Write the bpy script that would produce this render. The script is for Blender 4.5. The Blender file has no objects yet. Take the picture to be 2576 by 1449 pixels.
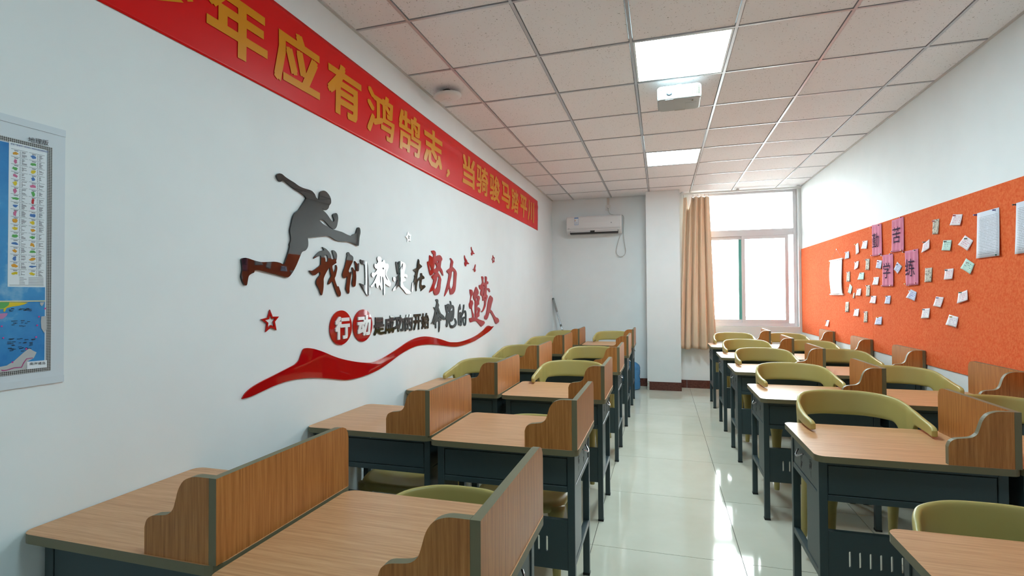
import bpy, bmesh, math, random
from mathutils import Vector, Matrix
random.seed(7)
SC = bpy.context.scene
COL = SC.collection
R = math.radians

# ------------------------------------------------------------------ camera
CAMZ = 1.42
F, YAW, PITCH, ROLL = 1298.75, .281460756, .0152764, .0057620
ROT = Matrix.Rotation(YAW, 3, 'Z') @ Matrix.Rotation(PITCH, 3, 'X') @ Matrix.Rotation(ROLL, 3, 'Y')
cam_data = bpy.data.cameras.new('camera')
cam_data.sensor_fit = 'HORIZONTAL'
cam_data.sensor_width = 36
cam_data.lens = 36 * F / 2576
cam_data.clip_start = .02
cam = bpy.data.objects.new('camera', cam_data)
right, fwd, up = ROT @ Vector((1, 0, 0)), ROT @ Vector((0, 1, 0)), ROT @ Vector((0, 0, 1))
m = Matrix((right, up, -fwd)).transposed().to_4x4()
m.translation = (0, 0, CAMZ)
cam.matrix_world = m
COL.objects.link(cam)
SC.camera = cam

# ------------------------------------------------------------------ sky and exposure
world = bpy.data.worlds.new('overcast_sky')
SC.world = world
world.use_nodes = True
bg = world.node_tree.nodes['Background']
bg.inputs['Color'].default_value = (.93, .97, 1, 1)
bg.inputs['Strength'].default_value = 12.5
SC.view_settings.view_transform = 'Standard'
SC.view_settings.look = 'None'
SC.view_settings.gamma = 1
SC.view_settings.use_curve_mapping = False
SC.view_settings.exposure = 0.92
LED_STRENGTH = 22.0

# ------------------------------------------------------------------ pixel -> place
def ray(px, py):
    return (ROT @ Vector(((px - 1288) / F, 1, -(py - 724.5) / F))).normalized()
def onx(p, x):
    v = ray(*p); return v * (x / v.x) + Vector((0, 0, CAMZ))
def ony(p, y):
    v = ray(*p); return v * (y / v.y) + Vector((0, 0, CAMZ))
def onz(p, z):
    v = ray(*p); return v * ((z - CAMZ) / v.z) + Vector((0, 0, CAMZ))
def crop(x0, y0, s):
    return lambda x, y: (x0 + x * s, y0 + y * s)

# ------------------------------------------------------------------ materials
MATS = {}
def srgb(r, g, b):
    f = lambda c: (c / 255 / 12.92) if c / 255 <= .04045 else ((c / 255 + .055) / 1.055) ** 2.4
    return (f(r), f(g), f(b), 1)
def mat(name, col, rough=.5, spec=.5, metal=0, coat=0, emit=0, ior=1.5):
    if name in MATS: return MATS[name]
    m = bpy.data.materials.new(name); m.use_nodes = True
    b = m.node_tree.nodes['Principled BSDF']
    b.inputs['Base Color'].default_value = col
    b.inputs['Roughness'].default_value = rough
    b.inputs['Specular IOR Level'].default_value = spec
    b.inputs['Metallic'].default_value = metal
    b.inputs['Coat Weight'].default_value = coat
    b.inputs['Coat Roughness'].default_value = .05
    b.inputs['IOR'].default_value = ior
    if emit:
        b.inputs['Emission Color'].default_value = col
        b.inputs['Emission Strength'].default_value = emit
    MATS[name] = m
    return m
def nodes(m):
    return m.node_tree.nodes, m.node_tree.links, m.node_tree.nodes['Principled BSDF']
def add(m, typ, **kw):
    n = m.node_tree.nodes.new(typ)
    for k, v in kw.items():
        if k in n.inputs: n.inputs[k].default_value = v
        else: setattr(n, k, v)
    return n
def ramp(m, stops):
    n = m.node_tree.nodes.new('ShaderNodeValToRGB')
    e = n.color_ramp.elements
    while len(e) < len(stops): e.new(.5)
    for i, (p, c) in enumerate(stops):
        e[i].position = p; e[i].color = c
    return n
def coords(m, scale, kind='Object'):
    t = add(m, 'ShaderNodeTexCoord'); mp = add(m, 'ShaderNodeMapping')
    mp.inputs['Scale'].default_value = scale
    m.node_tree.links.new(t.outputs[kind], mp.inputs['Vector'])
    return mp
def speckle(name, c0, c1, scale, lo, hi, rough=.6, bump=0, spec=.4, detail=3, stretch=(1, 1, 1), coat=0):
    if name in MATS: return MATS[name]
    m = mat(name, c0, rough, spec, coat=coat); N, L, B = nodes(m)
    mp = coords(m, stretch)
    n = add(m, 'ShaderNodeTexNoise', Scale=scale, Detail=detail, Roughness=.6)
    L.new(mp.outputs[0], n.inputs['Vector'])
    r = ramp(m, [(lo, c0), (hi, c1)])
    L.new(n.outputs['Fac'], r.inputs['Fac']); L.new(r.outputs['Color'], B.inputs['Base Color'])
    if bump:
        bp = add(m, 'ShaderNodeBump', Strength=bump, Distance=.004)
        L.new(n.outputs['Fac'], bp.inputs['Height']); L.new(bp.outputs['Normal'], B.inputs['Normal'])
    return m
def wood(name, axis, dark, mid, light, rough=.42):
    m = mat(name, mid, rough, .45); N, L, B = nodes(m)
    s = [38, 38, 38]; s[axis] = 1.3
    mp = coords(m, s)
    oi = add(m, 'ShaderNodeObjectInfo')
    va = add(m, 'ShaderNodeVectorMath', operation='ADD')
    L.new(mp.outputs[0], va.inputs[0]); L.new(oi.outputs['Location'], va.inputs[1])
    n = add(m, 'ShaderNodeTexNoise', Scale=3.4, Detail=6, Roughness=.68)
    L.new(va.outputs[0], n.inputs['Vector'])
    r = ramp(m, [(.28, dark), (.5, mid), (.72, light)])
    L.new(n.outputs['Fac'], r.inputs['Fac']); L.new(r.outputs['Color'], B.inputs['Base Color'])
    return m
WALL = speckle('wall_paint', srgb(236, 239, 240), srgb(240, 243, 244), 2.0, .35, .65, .62)
WHITE = mat('white_plastic', srgb(232, 232, 230), .35)
FRAMEW = mat('window_white', srgb(228, 226, 230), .35)
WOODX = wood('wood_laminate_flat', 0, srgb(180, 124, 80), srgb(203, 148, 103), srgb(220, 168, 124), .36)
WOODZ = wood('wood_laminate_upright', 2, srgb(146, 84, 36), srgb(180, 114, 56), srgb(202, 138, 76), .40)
EDGE = mat('olive_edge_band', srgb(116, 107, 80), .5)
STEEL = mat('slate_steel', srgb(50, 64, 67), .42, .5)
FOOT = mat('black_foot', srgb(20, 20, 20), .6)
CHROME = mat('chrome', srgb(180, 180, 185), .2, metal=1)
KHAKI = mat('khaki_plastic', srgb(184, 166, 98), .38, .5)
DARK = mat('dark_gap', srgb(18, 19, 20), .7)
ACRYLIC_BLACK = mat('black_acrylic', srgb(20, 20, 21), .025, .5, ior=1.62)
ACRYLIC_GREY = mat('grey_acrylic', srgb(58, 60, 62), .05, .5, ior=1.5)
ACRYLIC_RED = mat('red_acrylic', srgb(178, 8, 16), .03, .5, ior=1.5)
ACRYLIC_WHITE = mat('white_acrylic', srgb(240, 240, 240), .1, .5)
INK = mat('black_ink', srgb(30, 30, 34), .6)

# ------------------------------------------------------------------ mesh helpers
def link(o, parent=None):
    COL.objects.link(o)
    if parent is not None: o.parent = parent
    return o
def tag(o, label=None, cat=None, group=None, kind=None):
    if label: o['label'] = label
    if cat: o['category'] = cat
    if group: o['group'] = group
    if kind: o['kind'] = kind
    return o
def empty(name, loc=(0, 0, 0), rz=0):
    o = bpy.data.objects.new(name, None); o.location = loc; o.rotation_euler = (0, 0, rz)
    o.empty_display_size = .1
    return link(o)
def mesh_obj(name, me, parent=None, *mats):
    o = bpy.data.objects.new(name, me)
    for mt in mats: me.materials.append(mt)
    return link(o, parent)
class MB:
    def __init__(s): s.bm = bmesh.new()
    def box(s, x0, x1, y0, y1, z0, z1):
        x0, x1 = sorted((x0, x1)); y0, y1 = sorted((y0, y1)); z0, z1 = sorted((z0, z1))
        v = [s.bm.verts.new(p) for p in ((x0, y0, z0), (x1, y0, z0), (x1, y1, z0), (x0, y1, z0), (x0, y0, z1), (x1, y0, z1), (x1, y1, z1), (x0, y1, z1))]
        for f in ((3, 2, 1, 0), (4, 5, 6, 7), (0, 1, 5, 4), (1, 2, 6, 5), (2, 3, 7, 6), (3, 0, 4, 7)): s.bm.faces.new([v[i] for i in f])
        return s
    def quad(s, pts):
        s.bm.faces.new([s.bm.verts.new(p) for p in pts]); return s
    def tube(s, pts, rad, seg=10, cap=True):
        pts = [Vector(p) for p in pts]
        rads = rad if isinstance(rad, (list, tuple)) else [rad] * len(pts)
        rings = []; ref = Vector((.31, .17, .93))
        for i, p in enumerate(pts):
            d = (pts[min(i + 1, len(pts) - 1)] - pts[max(i - 1, 0)]).normalized()
            a = d.cross(ref)
            if a.length < 1e-3: a = d.cross(Vector((1, 0, 0)))
            a.normalize(); b = d.cross(a)
            rings.append([s.bm.verts.new(p + (a * math.cos(t) + b * math.sin(t)) * rads[i]) for t in [2 * math.pi * k / seg for k in range(seg)]])
        for r0, r1 in zip(rings, rings[1:]):
            for k in range(seg): s.bm.faces.new((r0[k], r0[(k + 1) % seg], r1[(k + 1) % seg], r1[k]))
        if cap:
            s.bm.faces.new(rings[0][::-1]); s.bm.faces.new(rings[-1])
        return s
    def loft(s, rings, cap=True):
        vs = [[s.bm.verts.new(p) for p in r] for r in rings]; n = len(vs[0])
        for a, b in zip(vs, vs[1:]):
            for k in range(n): s.bm.faces.new((a[k], a[(k + 1) % n], b[(k + 1) % n], b[k]))
        if cap:
            s.bm.faces.new(vs[0][::-1]); s.bm.faces.new(vs[-1])
        return s
    def grid(s, fn, nu, nv):
        g = [[s.bm.verts.new(fn(i / nu, j / nv)) for j in range(nv + 1)] for i in range(nu + 1)]
        for i in range(nu):
            for j in range(nv): s.bm.faces.new((g[i][j], g[i + 1][j], g[i + 1][j + 1], g[i][j + 1]))
        return s
    def mesh(s, name, smooth=False, bevel=0, seg=2, recalc=True):
        if bevel:
            bmesh.ops.bevel(s.bm, geom=list(s.bm.edges), offset=bevel, segments=seg, affect='EDGES', clamp_overlap=True)
        if recalc: bmesh.ops.recalc_face_normals(s.bm, faces=s.bm.faces)
        me = bpy.data.meshes.new(name); s.bm.to_mesh(me); s.bm.free()
        if smooth:
            for p in me.polygons: p.use_smooth = True
        return me
    def build(s, name, mt, parent=None, smooth=False, bevel=0, seg=2):
        return mesh_obj(name, s.mesh(name, smooth, bevel, seg), parent, mt)
def catmull(pts, sub=3, sharp=100):
    n = len(pts); out = []
    P = [Vector(p) for p in pts]
    def corner(i):
        a, b = P[i - 1] - P[i], P[(i + 1) % n] - P[i]
        if a.length < 1e-9 or b.length < 1e-9: return True
        return math.degrees(a.angle(b)) < sharp
    for i in range(n):
        p0, p1, p2, p3 = P[i - 1], P[i], P[(i + 1) % n], P[(i + 2) % n]
        m1 = (p2 - p0) * .5; m2 = (p3 - p1) * .5
        if corner(i): m1 = (p2 - p1) * .6
        if corner((i + 1) % n): m2 = (p2 - p1) * .6
        l = (p2 - p1).length
        if m1.length > 1.2 * l: m1 *= 1.2 * l / m1.length
        if m2.length > 1.2 * l: m2 *= 1.2 * l / m2.length
        for k in range(sub):
            t = k / sub; t2 = t * t; t3 = t2 * t
            out.append(p1 * (2 * t3 - 3 * t2 + 1) + m1 * (t3 - 2 * t2 + t) + p2 * (-2 * t3 + 3 * t2) + m2 * (t3 - t2))
    return out
def plate(name, loops, depth, mapper=None, bevel=0):
    """closed outlines (holes by even-odd) filled and given thickness `depth`; local x, y in plane, z is the thickness from 0 to depth"""
    c = bpy.data.curves.new(name, 'CURVE'); c.dimensions = '2D'; c.fill_mode = 'BOTH'
    c.extrude = depth / 2; c.resolution_u = 1
    for lp in loops:
        sp = c.splines.new('POLY'); sp.points.add(len(lp) - 1)
        for q, p in zip(sp.points, lp): q.co = (p[0], p[1], 0, 1)
        sp.use_cyclic_u = True
    o = bpy.data.objects.new(name, c)
    me = bpy.data.meshes.new_from_object(o)
    bpy.data.objects.remove(o); bpy.data.curves.remove(c)
    for v in me.vertices:
        x, y, z = v.co; z += depth / 2
        if mapper: v.co = mapper(x, y, z)
    if mapper is None:
        for v in me.vertices: v.co.z += depth / 2
    me.name = name
    return fixn(me)
def fixn(me):
    bm = bmesh.new(); bm.from_mesh(me)
    bmesh.ops.remove_doubles(bm, verts=bm.verts, dist=1e-6)
    bmesh.ops.recalc_face_normals(bm, faces=bm.faces)
    bm.to_mesh(me); bm.free()
    for p in me.polygons: p.use_smooth = False
    return me
def text_mesh(ch, offset=0., depth=0., res=3):
    c = bpy.data.curves.new('txt', 'FONT'); c.body = ch; c.offset = offset; c.extrude = depth / 2; c.resolution_u = res
    o = bpy.data.objects.new('txt', c); COL.objects.link(o)
    me = bpy.data.meshes.new_from_object(o)
    bpy.data.objects.remove(o); bpy.data.curves.remove(c)
    return me
def bold_flat(me, r):
    """flat letter thickened by r on all sides: union of shifted copies"""
    from mathutils.geometry import delaunay_2d_cdt
    bm = bmesh.new(); bm.from_mesh(me)                     # large n-gons keep the union cheap
    bmesh.ops.remove_doubles(bm, verts=bm.verts, dist=1e-5)
    bmesh.ops.dissolve_limit(bm, angle_limit=R(2), verts=bm.verts, edges=bm.edges)
    bmesh.ops.triangulate(bm, faces=bm.faces)
    bm.to_mesh(me); bm.free()
    me.calc_loop_triangles()
    V, FC = [], []
    for a, b in ((-1, -1), (1, -1), (-1, 1), (1, 1), (0, 0)):
        o = len(V)
        V += [Vector((v.co.x + a * r, v.co.y + b * r)) for v in me.vertices]
        for t in me.loop_triangles:
            q = [o + i for i in t.vertices]
            p0, p1, p2 = (V[i] for i in q)
            ar = (p1 - p0).cross(p2 - p0)
            if abs(ar) > 1e-9: FC.append(q if ar > 0 else q[::-1])
    v2, e2, f2, _, _, of = delaunay_2d_cdt(V, [], FC, 1, 1e-5, True)
    bm = bmesh.new(); vs = [bm.verts.new((v.x, v.y, 0)) for v in v2]
    for f, src in zip(f2, of):
        if src: bm.faces.new([vs[i] for i in f])
    bmesh.ops.delete(bm, geom=[v for v in bm.verts if not v.link_faces], context='VERTS')
    bmesh.ops.dissolve_limit(bm, angle_limit=R(1), verts=bm.verts, edges=bm.edges)
    bmesh.ops.triangulate(bm, faces=bm.faces)
    bm.to_mesh(me); bm.free()
    return me
def text_fit(ch, fn, offset=0., depth=0.):
    """letter whose bounding box fills the unit square, mapped by fn(u, v, w); w runs 0..1 through the thickness"""
    me = text_mesh(ch, min(offset, .004), res=3 if offset <= .004 else 1)
    if offset > .004: bold_flat(me, offset)
    if depth:
        bm = bmesh.new(); bm.from_mesh(me)
        g = bmesh.ops.extrude_face_region(bm, geom=list(bm.faces))
        for v in g['geom']:
            if isinstance(v, bmesh.types.BMVert): v.co.z = 1
        bm.to_mesh(me); bm.free()
    xs = [v.co.x for v in me.vertices]; ys = [v.co.y for v in me.vertices]
    x0, x1, y0, y1 = min(xs), max(xs), min(ys), max(ys)
    for v in me.vertices:
        v.co = fn((v.co.x - x0) / (x1 - x0), (v.co.y - y0) / (y1 - y0), v.co.z)
    return fixn(me) if depth else me
def tint_sides(me, axis, thr=.8):
    for p in me.polygons: p.material_index = 0 if abs(p.normal[axis]) > thr else 1
def copy_tree(o, parent=None):
    c = o.copy(); COL.objects.link(c); c.parent = parent
    for ch in list(o.children): copy_tree(ch, c)
    return c

# ------------------------------------------------------------------ room shell
XL, XR, YB, YF, ZC = -1.721, 1.962, 8.354, -1.35, 2.9845
TH = .2
tag(MB().box(XL - TH, XL, YF - TH, YB + TH, -.1, ZC + .35).build('wall_left', WALL), kind='structure')
tag(MB().box(XR, XR + TH, YF - TH, YB + TH, -.1, ZC + .35).build('wall_right', WALL), kind='structure')
tag(MB().box(XL, XR, YF - TH, YF, -.1, ZC + .35).build('wall_front', WALL), kind='structure')
WX0, WX1, WZ0, WZ1 = .42, 1.922, .945, 2.975
wb = MB()
wb.box(XL, WX0, YB, YB + .24, -.1, ZC + .35).box(WX1, XR, YB, YB + .24, -.1, ZC + .35)
wb.box(WX0, WX1, YB, YB + .24, -.1, WZ0).box(WX0, WX1, YB, YB + .24, WZ1, ZC + .35)
tag(wb.build('wall_back', WALL), kind='structure')

# floor: slab of grout with polished tiles set on it
floor = tag(MB().box(XL, XR, YF, YB, -.1, -.004).build('floor', mat('grout', srgb(84, 80, 70), .8)), kind='structure')
TILE = speckle('cream_porcelain', srgb(206, 202, 184), srgb(216, 213, 197), 1.6, .35, .65, .07, spec=.5, detail=4)
gx = [XL, -1.185, -.391, .403, 1.197, XR]
gy = [YF] + [2.974 + .855 * k for k in range(-5, 7)] + [YB]
gy = sorted(y for y in gy if YF <= y <= YB)
for i in range(len(gx) - 1):
    for j in range(len(gy) - 1):
        if gy[j + 1] - gy[j] < .02: continue
        g = .0017
        MB().box(gx[i] + g, gx[i + 1] - g, gy[j] + g, gy[j + 1] - g, -.006, 0).build('floor_tile', TILE, floor)

# ceiling: dark void slab, T-grid and mineral tiles
ceiling = tag(MB().box(XL, XR, YF, YB, ZC + .2, ZC + .3).build('ceiling', mat('plenum', srgb(60, 58, 56), .9)), kind='structure')
CT = mat('mineral_tile', srgb(249, 246, 248), .85, .2)
N, L, B = nodes(CT)
mp = coords(CT, (1, 1, 1))
vo = add(CT, 'ShaderNodeTexVoronoi', Scale=58.0); nz = add(CT, 'ShaderNodeTexNoise', Scale=60.0, Detail=2.0)
mx = add(CT, 'ShaderNodeVectorMath', operation='ADD')
sc_ = add(CT, 'ShaderNodeVectorMath', operation='SCALE'); sc_.inputs['Scale'].default_value = .035
L.new(mp.outputs[0], nz.inputs['Vector']); L.new(nz.outputs['Color'], sc_.inputs[0])
L.new(mp.outputs[0], mx.inputs[0]); L.new(sc_.outputs[0], mx.inputs[1]); L.new(mx.outputs[0], vo.inputs['Vector'])
rp = ramp(CT, [(.08, srgb(126, 118, 116)), (.17, srgb(249, 246, 248))])
L.new(vo.outputs['Distance'], rp.inputs['Fac']); L.new(rp.outputs['Color'], B.inputs['Base Color'])
BAR = mat('grid_bar', srgb(196, 194, 198), .28, .6, metal=.35)
cx = [XL, -1.367, -.755, -.165, .438, 1.035, 1.633, XR]
cy = [YF] + [y for y in [3.245 + .6475 * k for k in range(-7, 8)] if YF + .1 < y < YB - .1] + [YB]
SH = -.024
def cyy(y, x): return min(max(y + SH * (x - .15), YF), YB) if YF < y < YB else y
LED_CELLS = {(3, k) for k in range(len(cy)) if any(abs(cy[k] - t) < .05 for t in (3.245, 5.835, .655))}
for i in range(len(cx) - 1):
    for j in range(len(cy) - 1):
        if (i, j) in LED_CELLS: continue
        g = .013
        x0, x1 = cx[i] + g, cx[i + 1] - g
        if i == 0: x0 = cx[0]
        if i == len(cx) - 2: x1 = cx[-1]
        y00, y01 = cyy(cy[j], x0) + g, cyy(cy[j], x1) + g
        y10, y11 = cyy(cy[j + 1], x0) - g, cyy(cy[j + 1], x1) - g
        dz = random.uniform(0, .003)
        z0, z1 = ZC + dz, ZC + dz + .014
        lo = [(x0, y00, z0), (x1, y01, z0), (x1, y11, z0), (x0, y10, z0)]
        MB().loft([lo, [(a, b, z1) for a, b, c in lo]]).build('ceiling_tile', CT, ceiling)
for x in cx[1:-1]:
    MB().box(x - .0085, x + .0085, YF, YB, ZC - .004, ZC + .03).build('grid_bar', BAR, ceiling)
for y in cy[1:-1]:
    for i in range(len(cx) - 1):
        x0, x1 = cx[i] + .0085, cx[i + 1] - .0085
        a, b = cyy(y, x0), cyy(y, x1)
        lo = [(x0, a - .0075, ZC - .003), (x1, b - .0075, ZC - .003), (x1, b + .0075, ZC - .003), (x0, a + .0075, ZC - .003)]
        MB().loft([lo, [(p, q, ZC + .02) for p, q, r_ in lo]]).build('grid_bar', BAR, ceiling)
for sgn, x in ((1, XL), (-1, XR)):
    tag(MB().box(x, x + sgn * .018, YF, YB, ZC - .006, ZC + .001).build('trim_1' if sgn > 0 else 'trim_2', mat('angle_trim', srgb(206, 200, 198), .5)), kind='structure')

# LED panels
LEDM = mat('led_diffuser', (.70, .93, 1, 1), .5, emit=LED_STRENGTH)
LED_ADDED = mat('led_diffuser_added', (.58, .92, 1, 1), .5, emit=LED_STRENGTH * .44)  # added unseen panel following the lamp spacing, dimmed and tinted to light the foreground
for (i, j) in sorted(LED_CELLS):
    y0 = cy[j]
    t = empty('led_panel', ((cx[3] + cx[4]) / 2, y0 + .32, ZC))
    far = y0 > 5
    tag(t, 'square white ceiling light panel ' + ('between the projector and the window wall' if far else ('directly in front of the projector' if y0 > 2 else 'added out of view to light the first desks')), 'ceiling light')
    hw, hd = .290, .312
    fr = MB()
    for a, b, c, d in ((-hw, hw, -hd, -hd + .012), (-hw, hw, hd - .012, hd), (-hw, -hw + .012, -hd + .012, hd - .012), (hw - .012, hw, -hd + .012, hd - .012)):
        fr.box(a, b, c, d, -.002, .03)
    fr.build('frame', WHITE, t)
    MB().box(-hw + .012, hw - .012, -hd + .012, hd - .012, .001, .012).build('diffuser', LEDM if y0 > 2 else LED_ADDED, t)

# column with brown tiled foot
KX0, KX1, KY = -.213, .272, 8.03
col_o = tag(MB().box(KX0, KX1, KY, YB - .001, 0, ZC - .002).build('wall_column', WALL), kind='structure')
BROWN = speckle('brown_granite', srgb(84, 42, 34), srgb(116, 68, 56), 46, .3, .75, .25)
tag(MB().box(KX0 + .028, KX1 + .004, KY - .010, KY - .0005, 0, .125).build('baseboard_column', BROWN), kind='structure')
PLAST = speckle('bare_plaster', srgb(150, 148, 138), srgb(205, 204, 196), 40, .35, .65, .9, bump=.5)
tag(MB().box(KX0 - .001, KX0 + .027, KY - .006, KY - .0005, 0, .13).build('trim_3', PLAST), kind='structure')
bb = tag(MB().box(XL, KX0, YB - .004, YB - .0005, 0, .12).box(KX1, XR, YB - .004, YB - .0005, 0, .12).build('baseboard_back', mat('joint_grey', srgb(150, 140, 136), .8)), kind='structure')
for x0, x1 in ((XL, -1.2), (-1.195, -.6), (-.595, KX0 - .002), (KX1 + .002, .36), (.366, .966), (.972, 1.572), (1.578, XR)):
    MB().box(x0, x1, YB - .014, YB - .004, 0, .12).build('skirting_tile', BROWN, bb)

tag(MB().box(-60, 60, YB + .3, 120, -3.4, -3.2).build('ground', speckle('added_ground', srgb(132, 132, 128), srgb(150, 150, 146), .6, .3, .7, .9)), kind='structure')  # ground plane added outside to cut the sky light reaching the ceiling
# ------------------------------------------------------------------ window
win = empty('window_1', ((WX0 + WX1) / 2, YB + .12, WZ0)); win['kind'] = 'structure'
ox, oy, oz = win.location
def wbox(name, x0, x1, z0, z1, y0, y1, mt, parent=win, bev=.002):
    p = parent
    return MB().box(x0 - ox, x1 - ox, y0 - oy, y1 - oy, z0 - oz, z1 - oz).build(name, mt, p, bevel=bev, seg=1)
wy0, wy1 = YB + .075, YB + .135
fx0, fx1, fz0, fz1 = WX0 + .002, WX1 - .002, WZ0 + .002, WZ1 - .002
wbox('frame_jamb', fx0, fx0 + .05, fz0, fz1, wy0, wy1, FRAMEW); wbox('frame_jamb', fx1 - .05, fx1, fz0, fz1, wy0, wy1, FRAMEW)
wbox('frame_sill', fx0 + .05, fx1 - .05, fz0, fz0 + .05, wy0, wy1, FRAMEW); wbox('frame_head', fx0 + .05, fx1 - .05, fz1 - .04, fz1, wy0, wy1, FRAMEW)
TZ0, TZ1 = 2.300, 2.395
wbox('transom', fx0 + .05, fx1 - .05, TZ0, TZ1, wy0 - .005, wy1, FRAMEW)
GL = bpy.data.materials.new('window_glass'); GL.use_nodes = True
gn, gl = GL.node_tree.nodes, GL.node_tree.links; gn.clear()
go = gn.new('ShaderNodeOutputMaterial'); gm = gn.new('ShaderNodeMixShader'); gt = gn.new('ShaderNodeBsdfTransparent'); gg = gn.new('ShaderNodeBsdfGlossy'); gf = gn.new('ShaderNodeFresnel')
gt.inputs['Color'].default_value = (.93, .97, .96, 1); gg.inputs['Roughness'].default_value = .02; gf.inputs['IOR'].default_value = 1.45
gl.new(gf.outputs[0], gm.inputs[0]); gl.new(gt.outputs[0], gm.inputs[1]); gl.new(gg.outputs[0], gm.inputs[2]); gl.new(gm.outputs[0], go.inputs['Surface'])
TEAL = mat('teal_seal', srgb(104, 178, 170), .4)
def sash(x0, x1, z0, z1, y, teal):
    s_ = bpy.data.objects.new('sash', None); link(s_, win)
    st = .046
    def b(name, a, c, d, e, yy0=-.014, yy1=.014, mt=FRAMEW): wbox(name, a, c, d, e, y + yy0, y + yy1, mt, s_, .0015)
    b('stile', x0, x0 + st, z0, z1); b('stile', x1 - st, x1, z0, z1)
    b('rail', x0 + st, x1 - st, z0, z0 + st); b('rail', x0 + st, x1 - st, z1 - st, z1)
    if teal: b('seal_strip', x1 - st - .040, x1 - st, z0 + st, z1 - st, -.006, .006, TEAL)
    wbox('pane', x0 + st, x1 - st - (.040 if teal else 0), z0 + st, z1 - st, y - .0025, y + .0025, GL, s_, 0)
sash(fx0 + .05, 1.215, fz0 + .05, TZ0, YB + .118, True)
sash(1.170, 1.805, fz0 + .05, TZ0, YB + .088, False)
wbox('pane', fx0 + .05, fx1 - .05, TZ1, fz1 - .04, YB + .108, YB + .113, GL, win, 0)
wbox('pane', 1.806, fx1 - .05, fz0 + .05, TZ0, YB + .116, YB + .121, GL, win, 0)
wbox('latch', 1.176, 1.19, 1.50, 1.62, YB + .062, YB + .074, WHITE)

# curtain and rail
rail = empty('curtain_rail', (1.1, YB - .13, ZC - .035))
tag(rail, 'thin white curtain rail under the ceiling above the window', 'curtain rail')
MB().box(-.80, .84, -.012, .012, -.012, .012).build('track', WHITE, rail, bevel=.003)
for x in (-.78, .0, .8): MB().box(x - .015, x + .015, -.01, .12, .012, .03).build('bracket', WHITE, rail)
cur = empty('curtain', (.55, YB - .16, .60))
tag(cur, 'beige fabric curtain gathered in folds at one side of the window', 'curtain')
CURT = speckle('beige_cloth', srgb(236, 206, 176), srgb(245, 219, 190), 180, .3, .7, .9, bump=.15, spec=.1)
CURT.node_tree.nodes['Principled BSDF'].inputs['Sheen Weight'].default_value = .15
N, L, B = nodes(CURT)
tl_ = add(CURT, 'ShaderNodeBsdfTranslucent'); tl_.inputs['Color'].default_value = srgb(226, 190, 156)
mxs = add(CURT, 'ShaderNodeMixShader'); mxs.inputs[0].default_value = .10
outn = [n_ for n_ in N if n_.type == 'OUTPUT_MATERIAL'][0]
L.new(B.outputs[0], mxs.inputs[1]); L.new(tl_.outputs[0], mxs.inputs[2]); L.new(mxs.outputs[0], outn.inputs['Surface'])
ZT, ZB_ = 2.885, .612
def cf(u, v):
    x = (.335 + .37 * u) * (1 - v) + (.278 + .505 * u) * v
    z = ZT + (ZB_ - ZT) * v
    if .10 < u < .30:
        d = math.sin((u - .10) / .20 * math.pi); z -= .20 * d * max(0, 1 - v * 3.2) ** 1.5
    amp = .030 + .022 * v
    ph = 2 * math.pi * (5.5 * u + .45 * math.sin(3.1 * u + 1.2) * (.6 + .6 * v)) + .9 * math.sin(2.2 * v)
    y = amp * math.sin(ph) + .012 * math.sin(2.1 * ph + 4 * v) + .01 * math.sin(7 * v + 9 * u)
    if u < .12: y += -.02 * (1 - u / .12)
    x += .010 * math.cos(ph) * (1 if u < .95 else 0)
    z += .010 * math.sin(ph * .5) * v
    return (x - .55, y, z - .60)
cm = MB().grid(cf, 150, 40).mesh('cloth', True)
co = mesh_obj('cloth', cm, cur, CURT)
sm = co.modifiers.new('thickness', 'SOLIDIFY'); sm.thickness = .004
for u in (.02, .32, .42, .55, .68, .82, .96):
    p = Vector(cf(u, 0)); MB().tube([p + Vector((0, 0, -.02)), p + Vector((0, .004, .02)), Vector((p.x, .03, 2.345))], .002, 6).build('hook', CHROME, cur)

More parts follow.
